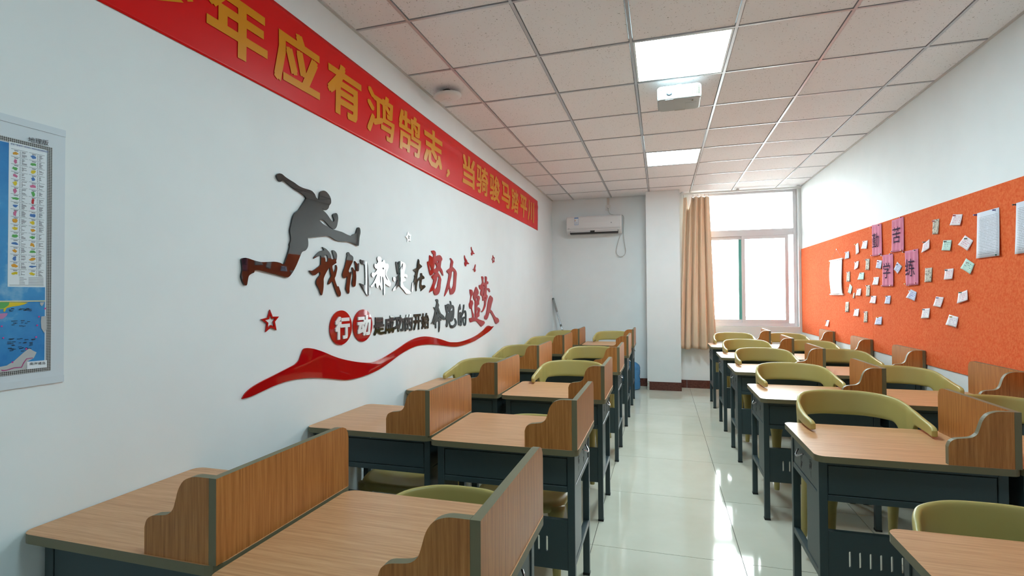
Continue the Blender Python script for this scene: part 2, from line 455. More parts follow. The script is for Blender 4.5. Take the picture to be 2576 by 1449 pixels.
# ------------------------------------------------------------------ desks
DW, DD, DZ = .680, .575, .770
def make_desk():
    t = empty('study_desk')
    # outline with rounded corners
    def rrect(w, d, r, n=5):
        o = []
        for cx_, cy_, a0 in ((w / 2 - r, d - r, 0), (-w / 2 + r, d - r, 90), (-w / 2 + r, r, 180), (w / 2 - r, r, 270)):
            for k in range(n + 1):
                a = R(a0 + 90 * k / n); o.append((cx_ + r * math.cos(a), cy_ + r * math.sin(a)))
        return o
    me = plate('table_top', [rrect(DW, DD, .035)], .026, lambda x, y, z: (x, y, DZ - .026 + z))
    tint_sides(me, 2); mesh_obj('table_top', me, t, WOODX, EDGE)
    hx = DW / 2 - .022; ly0, ly1 = .048, .518; lw = .032
    for sx in (-1, 1):
        for y0 in (ly0, ly1 - lw):
            lg = MB().box(sx * hx, sx * (hx - lw), y0, y0 + lw, .008, DZ - .026).build('leg', STEEL, t, bevel=.002, seg=1)
            MB().box(sx * (hx + .001), sx * (hx - lw - .001), y0 - .001, y0 + lw + .001, 0, .012).build('foot_cap', FOOT, lg)
        e = .001
        MB().box(sx * (hx - .004), sx * (hx - .018), ly0 + lw, ly1 - lw, .602, DZ - .026).build('side_panel', STEEL, t)
        MB().box(sx * (hx - .001), sx * (hx - .024), ly0 + lw, ly1 - lw, .574, .599).build('side_rail', STEEL, t, bevel=.002, seg=1)
        MB().box(sx * (hx - .004), sx * (hx - .016), ly0 + lw, ly0 + .205, .282, .573).build('side_panel', STEEL, t)
        MB().box(sx * (hx - .001), sx * (hx - .028), ly0 + lw, ly1 - lw, .252, .281).build('side_rail', STEEL, t, bevel=.002, seg=1)
        xs = sx * (hx - .002)
        pts = [(xs + sx * (.001 + .020 * math.sin(math.pi * k / 8)), .300 + .085 * k / 8, .690 - .020 * math.sin(math.pi * k / 8)) for k in range(9)]
        MB().tube(pts, .0035, 6).build('bag_hook', CHROME, t, smooth=True)
        sl = MB(); rnd = random.Random(3)
        for cyv, czv in ((.19, .665), (.335, .645)):
            for k in range(11):
                dy = rnd.uniform(-.020, .020); dz_ = rnd.uniform(-.030, .030); h = rnd.uniform(.004, .014)
                sl.box(xs - sx * .003, xs + sx * .0004 - sx * .0021, cyv + dy - .0016, cyv + dy + .0016, czv + dz_ - h, czv + dz_ + h)
            sl.box(xs - sx * .003, xs - sx * .0017, cyv - .014, cyv + .014, czv - .0015, czv + .0015)
        sl.build('slot_pattern', DARK, t)['kind'] = 'stuff'
    ix = hx - lw
    # front: frame and recessed panel
    MB().box(-ix, ix, ly0 + .001, ly0 + .024, .575, .600).build('front_rail', STEEL, t, bevel=.002, seg=1)
    MB().box(-ix, ix, ly0 + .001, ly0 + .024, .722, DZ - .026).build('front_rail', STEEL, t, bevel=.002, seg=1)
    MB().box(-ix, ix, ly0 + .010, ly0 + .020, .600, .722).build('backing', STEEL, t)
    MB().box(-ix + .003, ix - .003, ly0 + .003, ly0 + .010, .603, .719).build('front_panel', STEEL, t, bevel=.0015, seg=1)
    MB().box(-ix, ix, ly0 + .024, ly0 + .30, .586, .592).build('shelf', STEEL, t)
    MB().tube([(.0, ly0 - .001, .733), (.0, ly0 + .004, .733)], .005, 8).build('screw', CHROME, t)
    # modesty panel with slots
    zz0, zz1 = .240, .452
    loops = [[(-ix, zz0), (ix, zz0), (ix, zz1), (-ix, zz1)]]
    k0 = -ix + .078
    while k0 < ix - .070:
        a, b, w = .312, .378, .0042
        loops.append([(k0 - w, a + w), (k0 - w * .7, a + w * .3), (k0, a), (k0 + w * .7, a + w * .3), (k0 + w, a + w), (k0 + w, b - w), (k0 + w * .7, b - w * .3), (k0, b), (k0 - w * .7, b - w * .3), (k0 - w, b - w)])
        k0 += .0365
    me = plate('modesty_panel', loops, .010, lambda x, y, z: (x, ly0 + .006 + z, y))
    mp_ = mesh_obj('modesty_panel', me, t, STEEL)
    MB().box(-ix, ix, ly0 + .016, ly0 + .030, zz1 - .012, zz1).build('panel_lip', STEEL, t)
    # side screen and scalloped front screen
    H = .210; xr = DW / 2 - .003; th = .022
    prof = [(.004, 0), (DD - .020, 0), (DD - .020, H - .045), (DD - .024, H - .026), (DD - .034, H - .011), (DD - .050, H - .003), (DD - .068, H), (.004, H)]
    me = plate('side_screen', [prof], th, lambda x, y, z: (xr - th + z, x, DZ + y))
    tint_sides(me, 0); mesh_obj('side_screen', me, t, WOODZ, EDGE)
    pr = [(0, 0), (.205, 0), (.205, .068), (.197, .088), (.180, .099), (.155, .103), (.130, .108), (.113, .122), (.104, .146), (.095, .174), (.078, .197), (.052, .208), (.03, .21), (0, .21)]
    pr = [(-a, b) for a, b in pr]
    body = [pr[0], pr[1]] + [tuple(p) for p in catmull([(p[0], p[1], 0) for p in pr[2:13]] , 3)][:-3] + [pr[13]]
    body = [(p[0], p[1]) for p in body]
    me = plate('front_screen', [body], th, lambda x, y, z: (xr - th - .0005 + x, .004 + z, DZ + y))
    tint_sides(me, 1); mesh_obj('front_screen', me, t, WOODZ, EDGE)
    return t
desk0 = make_desk()
LX = {'aisle': -.341 - DW / 2, 'wall': XL + .003 + DW / 2}
RX = {'aisle': XR - .004 - .026 - DW * 1.5 - .002, 'wall': XR - .004 - .026 - DW / 2}
RX = {'aisle': .591 + DW / 2, 'wall': .591 + DW * 1.5 + .001}
LY = [.955, 2.155, 3.243, 4.45, 5.68, 6.79]
RY = [1.10, 2.345, 3.535, 4.70, 5.73, 6.865]
ORD = ['sixth', 'fifth', 'fourth', 'third', 'second', 'first']
first = True
def place_desk(x, y, label):
    global first
    d = desk0 if first else copy_tree(desk0)
    first = False
    d.location = (x, y, 0)
    tag(d, label, 'desk', 'study desks in four files')
    return d
for i in range(6):
    place_desk(LX['wall'], LY[i] + (.05 if i < 2 else .0), 'wood and steel study desk against the slogan wall, %s from the back wall' % ORD[i])
    place_desk(LX['aisle'], LY[i], 'wood and steel desk between the slogan-wall desks and aisle, %s from the column' % ORD[i])
    place_desk(RX['aisle'], RY[i], 'wood and steel study desk on the window side of the aisle, %s from the window' % ORD[i])
    if i > 0: place_desk(RX['wall'], RY[i], 'wood and steel study desk beside the orange board, %s from the window' % ORD[i])

# ------------------------------------------------------------------ chairs
def make_chair():
    t = empty('chair')
    half = [(0, .300, .785, .655), (.10, .291, .784, .655), (.180, .250, .779, .652), (.216, .200, .772, .640), (.232, .160, .763, .560), (.241, .135, .754, .490), (.244, .110, .746, .490), (.246, .088, .739, .600), (.248, .068, .733, .662),
            (.249, .030, .724, .666), (.249, -.030, .715, .664), (.246, -.080, .711, .663), (.241, -.120, .706, .662), (.238, -.138, .694, .668)]
    ctrl = [(-a, b, c, d) for a, b, c, d in half[::-1]] + half[1:]
    P = [Vector(c) for c in ctrl]; samples = []
    for i in range(len(P) - 1):
        p0, p1, p2, p3 = P[max(i - 1, 0)], P[i], P[i + 1], P[min(i + 2, len(P) - 1)]
        for k in range(4):
            s = k / 4
            samples.append(.5 * ((2 * p1) + (p2 - p0) * s + (2 * p0 - 5 * p1 + 4 * p2 - p3) * s * s + (3 * p1 - p0 - 3 * p2 + p3) * s ** 3))
    samples.append(P[-1])
    bm = bmesh.new(); nv = 6; g = []
    for q in samples:
        col_ = []
        for j in range(nv + 1):
            f = j / nv; z = q[3] + (q[2] - q[3]) * f
            lean = .16 * (z - .62) * max(0, q[1]) / .3
            col_.append(bm.verts.new((q[0] * (1 + .10 * (z - .62)), q[1] + lean, z)))
        g.append(col_)
    for i in range(len(g) - 1):
        for j in range(nv): bm.faces.new((g[i][j], g[i + 1][j], g[i + 1][j + 1], g[i][j + 1]))
    me = bpy.data.meshes.new('back_shell'); bm.to_mesh(me); bm.free()
    o = mesh_obj('back_shell', me, t, KHAKI)
    s1 = o.modifiers.new('thick', 'SOLIDIFY'); s1.thickness = .022; s1.offset = 0
    s2 = o.modifiers.new('smooth', 'SUBSURF'); s2.levels = 1; s2.render_levels = 1
    dg = bpy.context.evaluated_depsgraph_get(); dg.update()
    me2 = bpy.data.meshes.new_from_object(o.evaluated_get(dg))
    for p in me2.polygons: p.use_smooth = True
    o.modifiers.clear(); o.data = me2
    def ring(s, z, dish=0):
        out = []
        for k in range(32):
            a = 2 * math.pi * k / 32; c, sn = math.cos(a), math.sin(a); e = .52
            x = .236 * s * math.copysign(abs(c) ** e, c); y = .235 * s * math.copysign(abs(sn) ** e, sn) - .015
            out.append((x, y, z - dish - (.012 * max(0, -y - .12) / .13 if s > .5 else 0)))
        return out
    MB().loft([ring(.90, .418), ring(.98, .424), ring(1.01, .440), ring(1.0, .458), ring(.96, .470), ring(.88, .472), ring(.6, .462), ring(.25, .456)]).build('seat', KHAKI, t, smooth=True)
    for sx in (-1, 1):
        # uprights of the shell rolling into the seat
        for y0, yf in ((-.185, -.240), (.175, .250)):
            top = Vector((sx * .190, y0, .440)); bot = Vector((sx * .205, yf, 0))
            pts = []; rd = []
            for f, r_ in ((0, .046), (.06, .044), (.13, .037), (.24, .030), (.45, .025), (.75, .020), (.985, .0165), (1, .0140)):
                pts.append(top.lerp(bot, f)); rd.append(r_)
            MB().tube(pts, rd, 14).build('leg', KHAKI, t, smooth=True)
    return t
chair0 = make_chair()
RAISE = .114
cfirst = True
def place_chair(x, y, label, raise_=RAISE, rz=0, group='khaki chairs hung on desks by their arms', sz=1):
    global cfirst
    c = chair0 if cfirst else copy_tree(chair0)
    cfirst = False
    c.location = (x, y, raise_); c.rotation_euler = (0, 0, rz); c.scale = (1, 1, sz)
    tag(c, label, 'chair', group)
for i in range(6):
    lab = 'khaki chair hung on the %s desk from the back, ' % ORD[i]
    if i >= 2:
        place_chair(LX['wall'] - .005, LY[i] + DD - .035 + .06, lab + 'against the slogan wall')
        if i != 4: place_chair(LX['aisle'] + .005, LY[i] + DD - .035 + .06, lab + 'slogan side of aisle')
    if i >= 1:
        place_chair(RX['aisle'] - .005, RY[i] + .535, lab + 'window side of aisle', rz=R((1.5, -1, 2, 0, 1, -1)[i]))
        place_chair(RX['wall'] - .03, RY[i] + .535 + (.02, .03, 0, .05, .02, .03)[i], lab + 'beside the orange board', rz=R((0, 2, -2, 1, -3, 2)[i]))
GF = 'khaki chairs pushed under desks'
place_chair(LX['aisle'] - .02, LY[0] + .505, 'khaki plastic armchair pushed under the sixth desk from the column', 0, group=GF, sz=.92)
place_chair(LX['aisle'] - .01, LY[1] + .505, 'khaki plastic armchair pushed under the fifth desk from the column', 0, group=GF, sz=.92)
place_chair(LX['wall'] - .015, LY[1] + .575, 'khaki plastic armchair pushed under the fifth desk along the slogan wall', 0, group=GF, sz=.89)
place_chair(RX['aisle'] + .015, RY[0] + .515, 'khaki plastic armchair pushed under the sixth desk on the window side', 0, group=GF, sz=.99)

# ------------------------------------------------------------------ red banner on the slogan wall
BY0, BY1, BZ0, BZ1 = .55, 7.307, 2.365, 2.795
banner = empty('banner', (XL, (BY0 + BY1) / 2, BZ0))
tag(banner, 'long red banner with orange characters under the ceiling of the slogan wall', 'banner')
BRED = mat('red_vinyl', srgb(224, 14, 16), .30, .20)
def bulge(y, z):
    v = (z - BZ0) / (BZ1 - BZ0)
    return .004 + .010 * math.sin(math.pi * v) ** 2 * (.6 + .4 * math.sin(2.3 * y)) + .006 * math.exp(-((v - .80) / .07) ** 2) * (.5 + .5 * math.sin(1.7 * y + 1.2))
bc = banner.location
bo = mesh_obj('sheet', MB().grid(lambda u, v: Vector((XL + bulge(BY0 + (BY1 - BY0) * u, BZ0 + (BZ1 - BZ0) * v), BY0 + (BY1 - BY0) * u, BZ0 + (BZ1 - BZ0) * v + (.006 * math.sin(9 * u) if v in (0, 1) else 0))) - bc, 160, 24).mesh('sheet', True), banner, BRED)
bs = bo.modifiers.new('t', 'SOLIDIFY'); bs.thickness = .002; bs.offset = -1
ORANGE = mat('orange_print', srgb(222, 142, 4), .28, .3)
CH = [('少', 1.205, 1.545), ('年', 1.606, 1.936), ('应', 1.979, 2.312), ('有', 2.374, 2.698), ('鸿', 2.760, 3.089), ('鹄', 3.150, 3.485), ('志', 3.540, 3.880), ('，', 3.971, 4.046),
      ('当', 4.337, 4.656), ('骑', 4.70, 5.05), ('骏', 5.105, 5.45), ('马', 5.509, 5.846), ('踏', 5.905, 6.22), ('平', 6.30, 6.65), ('川', 6.70, 7.05)]
for ch, a, b in CH:
    z0, z1 = (2.437, 2.722) if ch != '，' else (2.415, 2.49)
    if ch == '少': z0 = 2.405
    def fn(u, v, w, a=a, b=b, z0=z0, z1=z1):
        y, z = a + (b - a) * u, z0 + (z1 - z0) * v
        return Vector((0, y - bc.y, z - bc.z))
    me = text_fit(ch, fn, .017 if ch in '鸿鹄骑骏踏' else .026)
    # subdivide so that the print follows the sheet
    bm = bmesh.new(); bm.from_mesh(me)
    bmesh.ops.triangulate(bm, faces=bm.faces)
    for _ in range(3):
        long_e = [e for e in bm.edges if e.calc_length() > .05]
        if not long_e: break
        bmesh.ops.subdivide_edges(bm, edges=long_e, cuts=1, use_grid_fill=False)
        bmesh.ops.triangulate(bm, faces=[f for f in bm.faces if len(f.verts) > 3])
    for v in bm.verts:
        v.co.x = XL + bulge(v.co.y + bc.y, v.co.z + bc.z) + .0030 - bc.x
    bm.to_mesh(me); bm.free()
    mesh_obj('printed_character', me, banner, ORANGE)

# ------------------------------------------------------------------ acrylic wall slogan (outlines traced on the wall plane)
def wall_yz(p):
    q = onx(p, XL); return (q.y, q.z)
def decal(name, label, cat, mt, cr_, loops, depth=.006, sharp=95, group='acrylic slogan on the wall', sub=3):
    LL = []
    for lp in loops:
        pts = [wall_yz(cr_(*p)) for p in lp]
        LL.append([tuple(v)[:2] for v in catmull([(a, b, 0) for a, b in pts], sub, sharp)])
    ys = [a for l in LL for a, b in l]; zs = [b for l in LL for a, b in l]
    cyv, czv = (min(ys) + max(ys)) / 2, min(zs)
    me = plate(name, LL, depth, lambda x, y, z: (.001 + z, x - cyv, y - czv))
    o = mesh_obj(name, me, None, mt); o.location = (XL, cyv, czv)
    return tag(o, label, cat, group)
cA, cB, cC = crop(770, 615, .09662), crop(920, 635, .08282), crop(1060, 620, .09662)
cD, cE, cF = crop(1070, 740, .0759), crop(1160, 680, .10348), crop(820, 760, .10481)
cG, cH, cI = crop(1000, 570, .10093), crop(580, 760, .26398), crop(560, 400, .2346)
LET = 'acrylic_character'
decal(LET, 'large mirror-black brush character meaning I or me under the leaping figure', 'wall letter', ACRYLIC_BLACK, cA, [
 [(395,68),(440,85),(500,120),(560,180),(600,240),(622,300),(635,370),(655,385),(700,385),(712,375),(700,320),(675,240),(655,170),(665,148),(700,155),(745,190),(772,240),(780,300),(770,380),(757,430),(765,465),(755,490),(720,510),(680,540),(660,560),(668,640),(685,735),(710,705),(740,640),(748,570),(750,535),(765,540),(783,590),(785,640),(770,720),(745,820),(720,880),(735,950),(765,1040),(795,1110),(805,1090),(822,1092),(850,1170),(880,1260),(872,1330),(850,1355),(825,1352),(790,1310),(750,1220),(710,1100),(660,965),(625,985),(590,1025),(560,1040),(548,1020),(560,960),(590,890),(625,820),(615,760),(598,680),(592,620),(578,605),(545,650),(500,730),(435,875),(432,1000),(425,1140),(410,1240),(388,1315),(370,1318),(350,1280),(320,1190),(270,1090),(238,1030),(235,970),(250,910),(290,850),(335,795),(342,740),(330,718),(290,735),(240,775),(200,798),(160,798),(110,760),(70,710),(52,680),(75,680),(130,685),(190,655),(260,605),(330,550),(355,515),(360,450),(362,330),(350,290),(300,305),(230,340),(175,370),(172,350),(210,295),(270,230),(340,175),(390,158),(440,152),(425,115)],
 [(443,292),(480,280),(518,275),(535,310),(548,370),(545,420),(525,450),(500,455),(478,440),(478,395),(465,345)]])
decal(LET, 'mirror-black brush character meaning plural people in the upper slogan line', 'wall letter', ACRYLIC_BLACK, cA, [
 [(1060,205),(1085,200),(1105,225),(1125,260),(1170,290),(1200,330),(1205,380),(1190,440),(1160,510),(1120,590),(1085,690),(1110,735),(1130,762),(1145,712),(1158,708),(1155,760),(1140,850),(1125,980),(1110,1100),(1105,1180),(1108,1220),(1095,1265),(1080,1283),(1055,1255),(1020,1190),(1008,1160),(1018,1060),(1035,950),(1045,860),(1042,822),(1015,860),(975,880),(945,860),(925,810),(925,760),(950,670),(985,570),(1015,440),(1038,330),(1048,280),(1038,240)],
 [(1180,595),(1198,605),(1225,655),(1250,700),(1262,665),(1275,665),(1272,720),(1280,830),(1275,960),(1268,1040),(1255,1085),(1225,1103),(1195,1080),(1175,1030),(1178,960),(1195,860),(1197,770),(1180,670),(1173,615)],
 [(1240,432),(1258,440),(1290,480),(1330,515),(1345,490),(1358,495),(1358,560),(1355,640),(1345,690),(1315,700),(1285,680),(1268,620),(1262,540),(1245,470)],
 [(1392,390),(1405,395),(1425,410),(1480,415),(1520,425),(1555,455),(1580,510),(1592,590),(1598,760),(1610,920),(1625,1120),(1642,1270),(1630,1305),(1590,1330),(1560,1320),(1510,1240),(1440,1130),(1375,1010),(1400,1015),(1450,1040),(1515,1060),(1520,960),(1515,720),(1505,560),(1490,515),(1450,520),(1410,490),(1390,430)]])
decal(LET, 'mirror-black brush character meaning all with a bright window reflection', 'wall letter', ACRYLIC_BLACK, cB, [
 [(345,130),(380,128),(420,145),(445,190),(450,250),(445,290),(480,285),(505,235),(530,235),(550,270),(565,330),(600,345),(640,345),(665,385),(668,450),(650,510),(620,580),(600,650),(615,720),(650,790),(700,860),(732,930),(730,1000),(700,1035),(650,1010),(590,970),(560,935),(555,1050),(555,1200),(540,1295),(525,1285),(522,1150),(520,950),(510,800),(490,720),(470,760),(475,850),(480,1000),(480,1100),(455,1140),(430,1100),(405,1000),(370,1010),(330,1075),(300,1050),(285,960),(265,920),(225,980),(180,1040),(130,1045),(120,1020),(170,970),(230,880),(280,770),(325,655),(270,690),(215,755),(175,740),(150,690),(155,640),(185,605),(240,620),(290,570),(325,500),(280,490),(245,440),(235,390),(250,340),(290,360),(330,320),(350,280),(325,210),(325,160)],
 [(470,500),(500,440),(525,490),(520,520)], [(572,515),(588,525),(575,640),(600,740),(650,850),(632,848),(575,760),(562,620)], [(405,715),(428,725),(430,900),(420,965),(408,880)]])
decal(LET, 'mirror-black brush character meaning to be in the upper slogan line', 'wall letter', ACRYLIC_BLACK, cB, [
 [(895,280),(925,295),(955,345),(975,350),(960,310),(985,275),(1030,262),(1075,285),(1110,300),(1150,320),(1180,370),(1185,430),(1165,520),(1150,600),(1140,660),(1190,665),(1230,690),(1240,740),(1220,760),(1170,735),(1130,745),(1160,790),(1185,830),(1170,870),(1110,890),(1090,920),(1110,970),(1150,1040),(1230,1110),(1320,1180),(1340,1220),(1320,1250),(1210,1250),(1150,1170),(1070,1080),(990,1005),(940,1060),(880,1130),(820,1170),(795,1160),(810,1110),(850,1050),(890,1000),(910,920),(945,830),(900,850),(840,880),(815,850),(805,780),(815,750),(880,755),(940,720),(1000,660),(1030,615),(980,650),(945,665),(925,570),(905,430),(890,320)],
 [(990,440),(1020,455),(1050,410),(1085,330),(1105,340),(1100,430),(1085,525),(1070,520),(1075,430),(1020,530),(1000,545),(1015,490)], [(1020,760),(1035,750),(1038,850),(1025,920),(1015,850)]])
decal(LET, 'black brush character meaning at in the upper slogan line', 'wall letter', ACRYLIC_BLACK, cB, [
 [(1575,205),(1590,215),(1610,270),(1612,340),(1650,375),(1690,415),(1680,445),(1620,495),(1585,545),(1560,650),(1545,760),(1540,850),(1555,830),(1590,775),(1640,735),(1650,690),(1645,640),(1665,625),(1690,640),(1700,690),(1740,720),(1765,770),(1755,800),(1690,820),(1680,870),(1670,960),(1690,1000),(1760,990),(1800,1035),(1780,1070),(1720,1120),(1650,1180),(1670,1105),(1640,1090),(1622,1010),(1625,900),(1630,840),(1590,845),(1560,890),(1545,960),(1530,1080),(1530,1160),(1510,1170),(1495,1130),(1490,1000),(1490,880),(1460,960),(1430,1040),(1410,1120),(1395,1190),(1378,1195),(1370,1150),(1380,1040),(1395,920),(1410,905),(1415,950),(1445,840),(1475,740),(1455,705),(1480,680),(1495,590),(1460,570),(1425,530),(1460,500),(1530,465),(1540,380),(1560,270)]])
decal(LET, 'red brush character meaning to strive ending the upper slogan line', 'wall letter', ACRYLIC_RED, cC, [
 [(245,112),(300,103),(340,125),(358,165),(358,285),(400,240),(450,225),(490,245),(525,310),(525,350),(505,385),(495,450),(488,540),(520,600),(545,670),(557,760),(540,750),(510,700),(455,620),(415,670),(440,710),(470,760),(500,850),(495,910),(485,1000),(475,1100),(455,1190),(420,1245),(370,1268),(330,1250),(305,1200),(298,1130),(260,1160),(190,1198),(210,1140),(250,1050),(290,950),(300,890),(312,870),(285,850),(248,785),(290,740),(350,690),(320,690),(295,680),(270,730),(225,755),(205,720),(180,620),(155,500),(140,410),(160,390),(190,365),(195,235),(215,238),(260,270),(295,295),(300,195),(270,175)],
 [(185,480),(205,475),(225,530),(247,590),(235,632),(215,620),(195,550)], [(340,420),(365,470),(392,525),(365,565),(335,588),(312,575),(325,490)], [(385,395),(415,385),(435,355),(430,400),(425,438),(405,420)], [(400,792),(440,787),(435,850),(415,950),(400,1040),(370,1090),(345,1128),(325,1080),(330,1030),(360,950),(385,870)]])
decal(LET, 'red brush character meaning strength ending the upper slogan line', 'wall letter', ACRYLIC_RED, cC, [
 [(730,315),(745,300),(770,325),(800,365),(817,410),(805,470),(798,530),(840,570),(885,630),(905,700),(900,800),(890,920),(880,1060),(860,1160),(815,1230),(760,1253),(735,1240),(720,1150),(705,1065),(690,1100),(660,1180),(620,1250),(585,1302),(595,1240),(630,1100),(665,960),(690,820),(700,715),(665,680),(643,635),(680,600),(735,555),(745,470),(760,390),(755,350),(738,330)],
 [(780,670),(800,650),(825,642),(837,665),(835,760),(828,900),(818,1010),(795,1070),(762,1112),(735,1070),(722,1000),(735,900),(765,780)]])
decal(LET, 'dark grey brush character meaning to rush in the lower slogan line', 'wall letter', ACRYLIC_GREY, cD, [
 [(320,190),(345,162),(385,170),(408,215),(405,290),(430,345),(432,395),(415,425),(440,510),(490,630),(560,690),(605,740),(632,830),(610,855),(550,830),(500,790),(455,730),(440,720),(460,790),(500,830),(515,870),(490,885),(470,885),(470,980),(462,1110),(445,1220),(430,1265),(422,1230),(422,1100),(425,960),(422,885),(390,895),(345,935),(342,1030),(342,1110),(330,1135),(308,1100),(305,985),(265,1000),(240,985),(245,945),(290,880),(325,770),(300,840),(240,930),(205,975),(168,975),(170,960),(210,915),(250,780),(285,640),(300,520),(270,470),(255,430),(290,440),(320,420),(345,340),(358,270),(355,238),(330,230)],
 [(345,590),(365,600),(360,640),(350,680),(332,675)], [(370,490),(385,505),(410,570),(435,640),(440,670),(425,660),(395,570)], [(400,775),(418,785),(412,805),(398,795)]])
decal(LET, 'dark grey brush character meaning to run in the lower slogan line', 'wall letter', ACRYLIC_GREY, cD, [
 [(795,225),(815,228),(840,275),(852,350),(890,360),(920,390),(938,450),(942,560),(935,700),(920,800),(885,880),(850,905),(830,890),(815,830),(805,880),(805,960),(830,1020),(900,1030),(950,990),(975,950),(970,890),(950,800),(970,800),(1000,850),(1028,930),(1015,1010),(970,1080),(910,1115),(845,1122),(810,1090),(785,1020),(775,920),(775,850),(745,960),(710,1080),(690,1092),(668,1040),(680,930),(690,840),(665,850),(648,800),(660,740),(685,640),(670,560),(650,440),(640,355),(660,365),(690,390),(680,355),(710,330),(740,318),(770,335),(785,365),(805,340),(810,290)],
 [(700,430),(715,410),(725,425),(712,490),(702,470)], [(760,525),(780,580),(765,625),(722,615),(745,580)], [(795,570),(840,490),(880,420),(898,440),(895,560),(880,680),(850,800),(850,770),(880,650),(885,580),(860,540),(830,545)]])
decal(LET, 'dark grey brush character meaning of in the lower slogan line', 'wall letter', ACRYLIC_GREY, cD, [
 [(1130,330),(1142,335),(1155,420),(1160,510),(1105,535),(1095,600),(1100,680),(1125,600),(1155,590),(1185,640),(1195,620),(1225,520),(1240,430),(1245,360),(1258,342),(1275,355),(1272,440),(1255,550),(1300,532),(1330,570),(1345,660),(1345,830),(1335,970),(1310,1040),(1285,1045),(1250,1000),(1232,900),(1225,790),(1250,750),(1280,745),(1302,775),(1290,815),(1258,820),(1255,900),(1275,970),(1300,950),(1310,850),(1312,720),(1300,610),(1270,610),(1215,710),(1200,740),(1200,900),(1190,1020),(1165,1050),(1140,1040),(1120,1010),(1090,1035),(1075,1000),(1068,850),(1070,660),(1080,520),(1100,420)],
 [(1140,700),(1150,720),(1135,780),(1120,770)], [(1130,890),(1155,900),(1155,950),(1135,945),(1120,920)]])
decal(LET, 'red brush character meaning to chase above the tail of the red ribbon', 'wall letter', ACRYLIC_RED, cE, [
 [(200,465),(240,470),(268,505),(275,560),(265,600),(240,640),(222,735),(255,728),(278,800),(262,860),(255,940),(275,1020),(298,1080),(300,1140),(328,1148),(325,1000),(322,740),(295,700),(283,640),(295,560),(325,460),(355,400),(395,470),(413,525),(405,580),(380,620),(410,612),(440,640),(442,690),(425,760),(425,830),(395,845),(378,900),(410,898),(445,930),(452,980),(435,1030),(432,1110),(405,1135),(375,1160),(420,1190),(500,1220),(545,1235),(565,1270),(545,1310),(485,1367),(460,1350),(410,1290),(360,1240),(310,1230),(250,1250),(215,1262),(195,1225),(185,1165),(225,1155),(265,1140),(255,1050),(235,930),(208,935),(190,890),(183,820),(205,760),(212,700),(220,620),(205,550)],
 [(350,690),(370,660),(380,690),(375,750),(358,765)], [(390,945),(402,960),(395,1010),(370,1065),(360,1050),(370,1000)]])
decal(LET, 'red brush character meaning dream above the tail of the red ribbon', 'wall letter', ACRYLIC_RED, cE, [
 [(485,150),(505,145),(535,180),(530,260),(550,310),(570,310),(575,240),(568,150),(590,145),(615,175),(612,265),(640,270),(652,300),(640,338),(612,335),(612,430),(660,435),(685,470),(692,520),(680,533),(660,500),(640,475),(612,465),(608,580),(632,620),(625,680),(605,740),(590,850),(560,930),(520,1000),(485,1015),(472,1000),(505,970),(540,890),(555,800),(548,730),(515,742),(510,680),(495,620),(475,618),(458,560),(475,470),(450,465),(430,420),(422,370),(440,355),(465,360),(500,300),(495,220)],
 [(525,360),(540,350),(540,385),(522,395)], [(550,385),(568,400),(555,450),(540,560),(525,640),(522,560),(535,460)], [(565,650),(578,655),(575,690),(562,695)]])
decal(LET, 'red brush character meaning person at the tip of the red ribbon', 'wall letter', ACRYLIC_RED, cE, [
 [(703,610),(725,635),(755,665),(760,720),(735,810),(702,955),(740,990),(780,1060),(830,1135),(880,1160),(910,1210),(905,1255),(840,1303),(815,1270),(770,1150),(690,1010),(670,1060),(640,1150),(610,1195),(575,1195),(553,1165),(560,1110),(590,1070),(615,960),(635,800),(660,690),(680,640)]])
decal('acrylic_ribbon', 'long wavy red acrylic ribbon below the slogan', 'wall decal', ACRYLIC_RED, cH, [
 [(98,922),(130,870),(190,815),(280,760),(400,700),(540,628),(610,590),(645,550),(665,495),(685,450),(715,437),(770,442),(830,458),(890,480),(980,518),(1080,548),(1200,570),(1290,577),(1350,572),(1420,545),(1500,500),(1600,435),(1680,380),(1760,342),(1840,327),(1920,335),(2000,355),(2070,378),(2110,382),(2180,378),(2270,350),(2340,315),(2400,270),(2445,225),(2480,232),(2505,228),(2470,270),(2400,320),(2320,370),(2230,405),(2150,423),(2080,420),(1990,408),(1900,402),(1830,406),(1760,420),(1680,455),(1600,505),(1500,580),(1400,645),(1300,690),(1200,722),(1100,740),(1040,738),(900,725),(780,720),(660,728),(540,750),(420,790),(300,845),(180,900)]], sub=4)
def star(pts):
    cxs, cys = sum(p[0] for p in pts) / 10, sum(p[1] for p in pts) / 10
    return [pts, [(cxs + (x - cxs) * .60, cys + (y - cys) * .60) for x, y in pts]]
decal('acrylic_star', 'hollow red acrylic star before the two red discs', 'wall decal', ACRYLIC_RED, cH, star([(365,72),(390,138),(451,137),(412,187),(428,268),(375,240),(325,285),(335,205),(282,163),(345,147)]), sharp=179, sub=1)
decal('acrylic_star', 'small hollow silvery white star above the slogan', 'wall decal', ACRYLIC_WHITE, cG, star([(240,130),(275,208),(317,208),(290,280),(308,365),(265,340),(225,390),(228,305),(182,245),(222,212)]), sharp=179, sub=1)
decal('acrylic_star', 'tiny hollow red star beside the red birds', 'wall decal', ACRYLIC_RED, cG, star([(2365,712),(2385,765),(2408,770),(2396,830),(2408,890),(2385,875),(2365,912),(2363,850),(2340,815),(2362,775)]), sharp=179, sub=1)
decal('acrylic_bird', 'small red acrylic bird, highest of the three', 'wall decal', ACRYLIC_RED, cG, [[(1828,505),(1845,575),(1872,615),(1878,645),(1912,672),(1895,685),(1860,690),(1848,720),(1832,712),(1823,660),(1840,640),(1822,540)]])
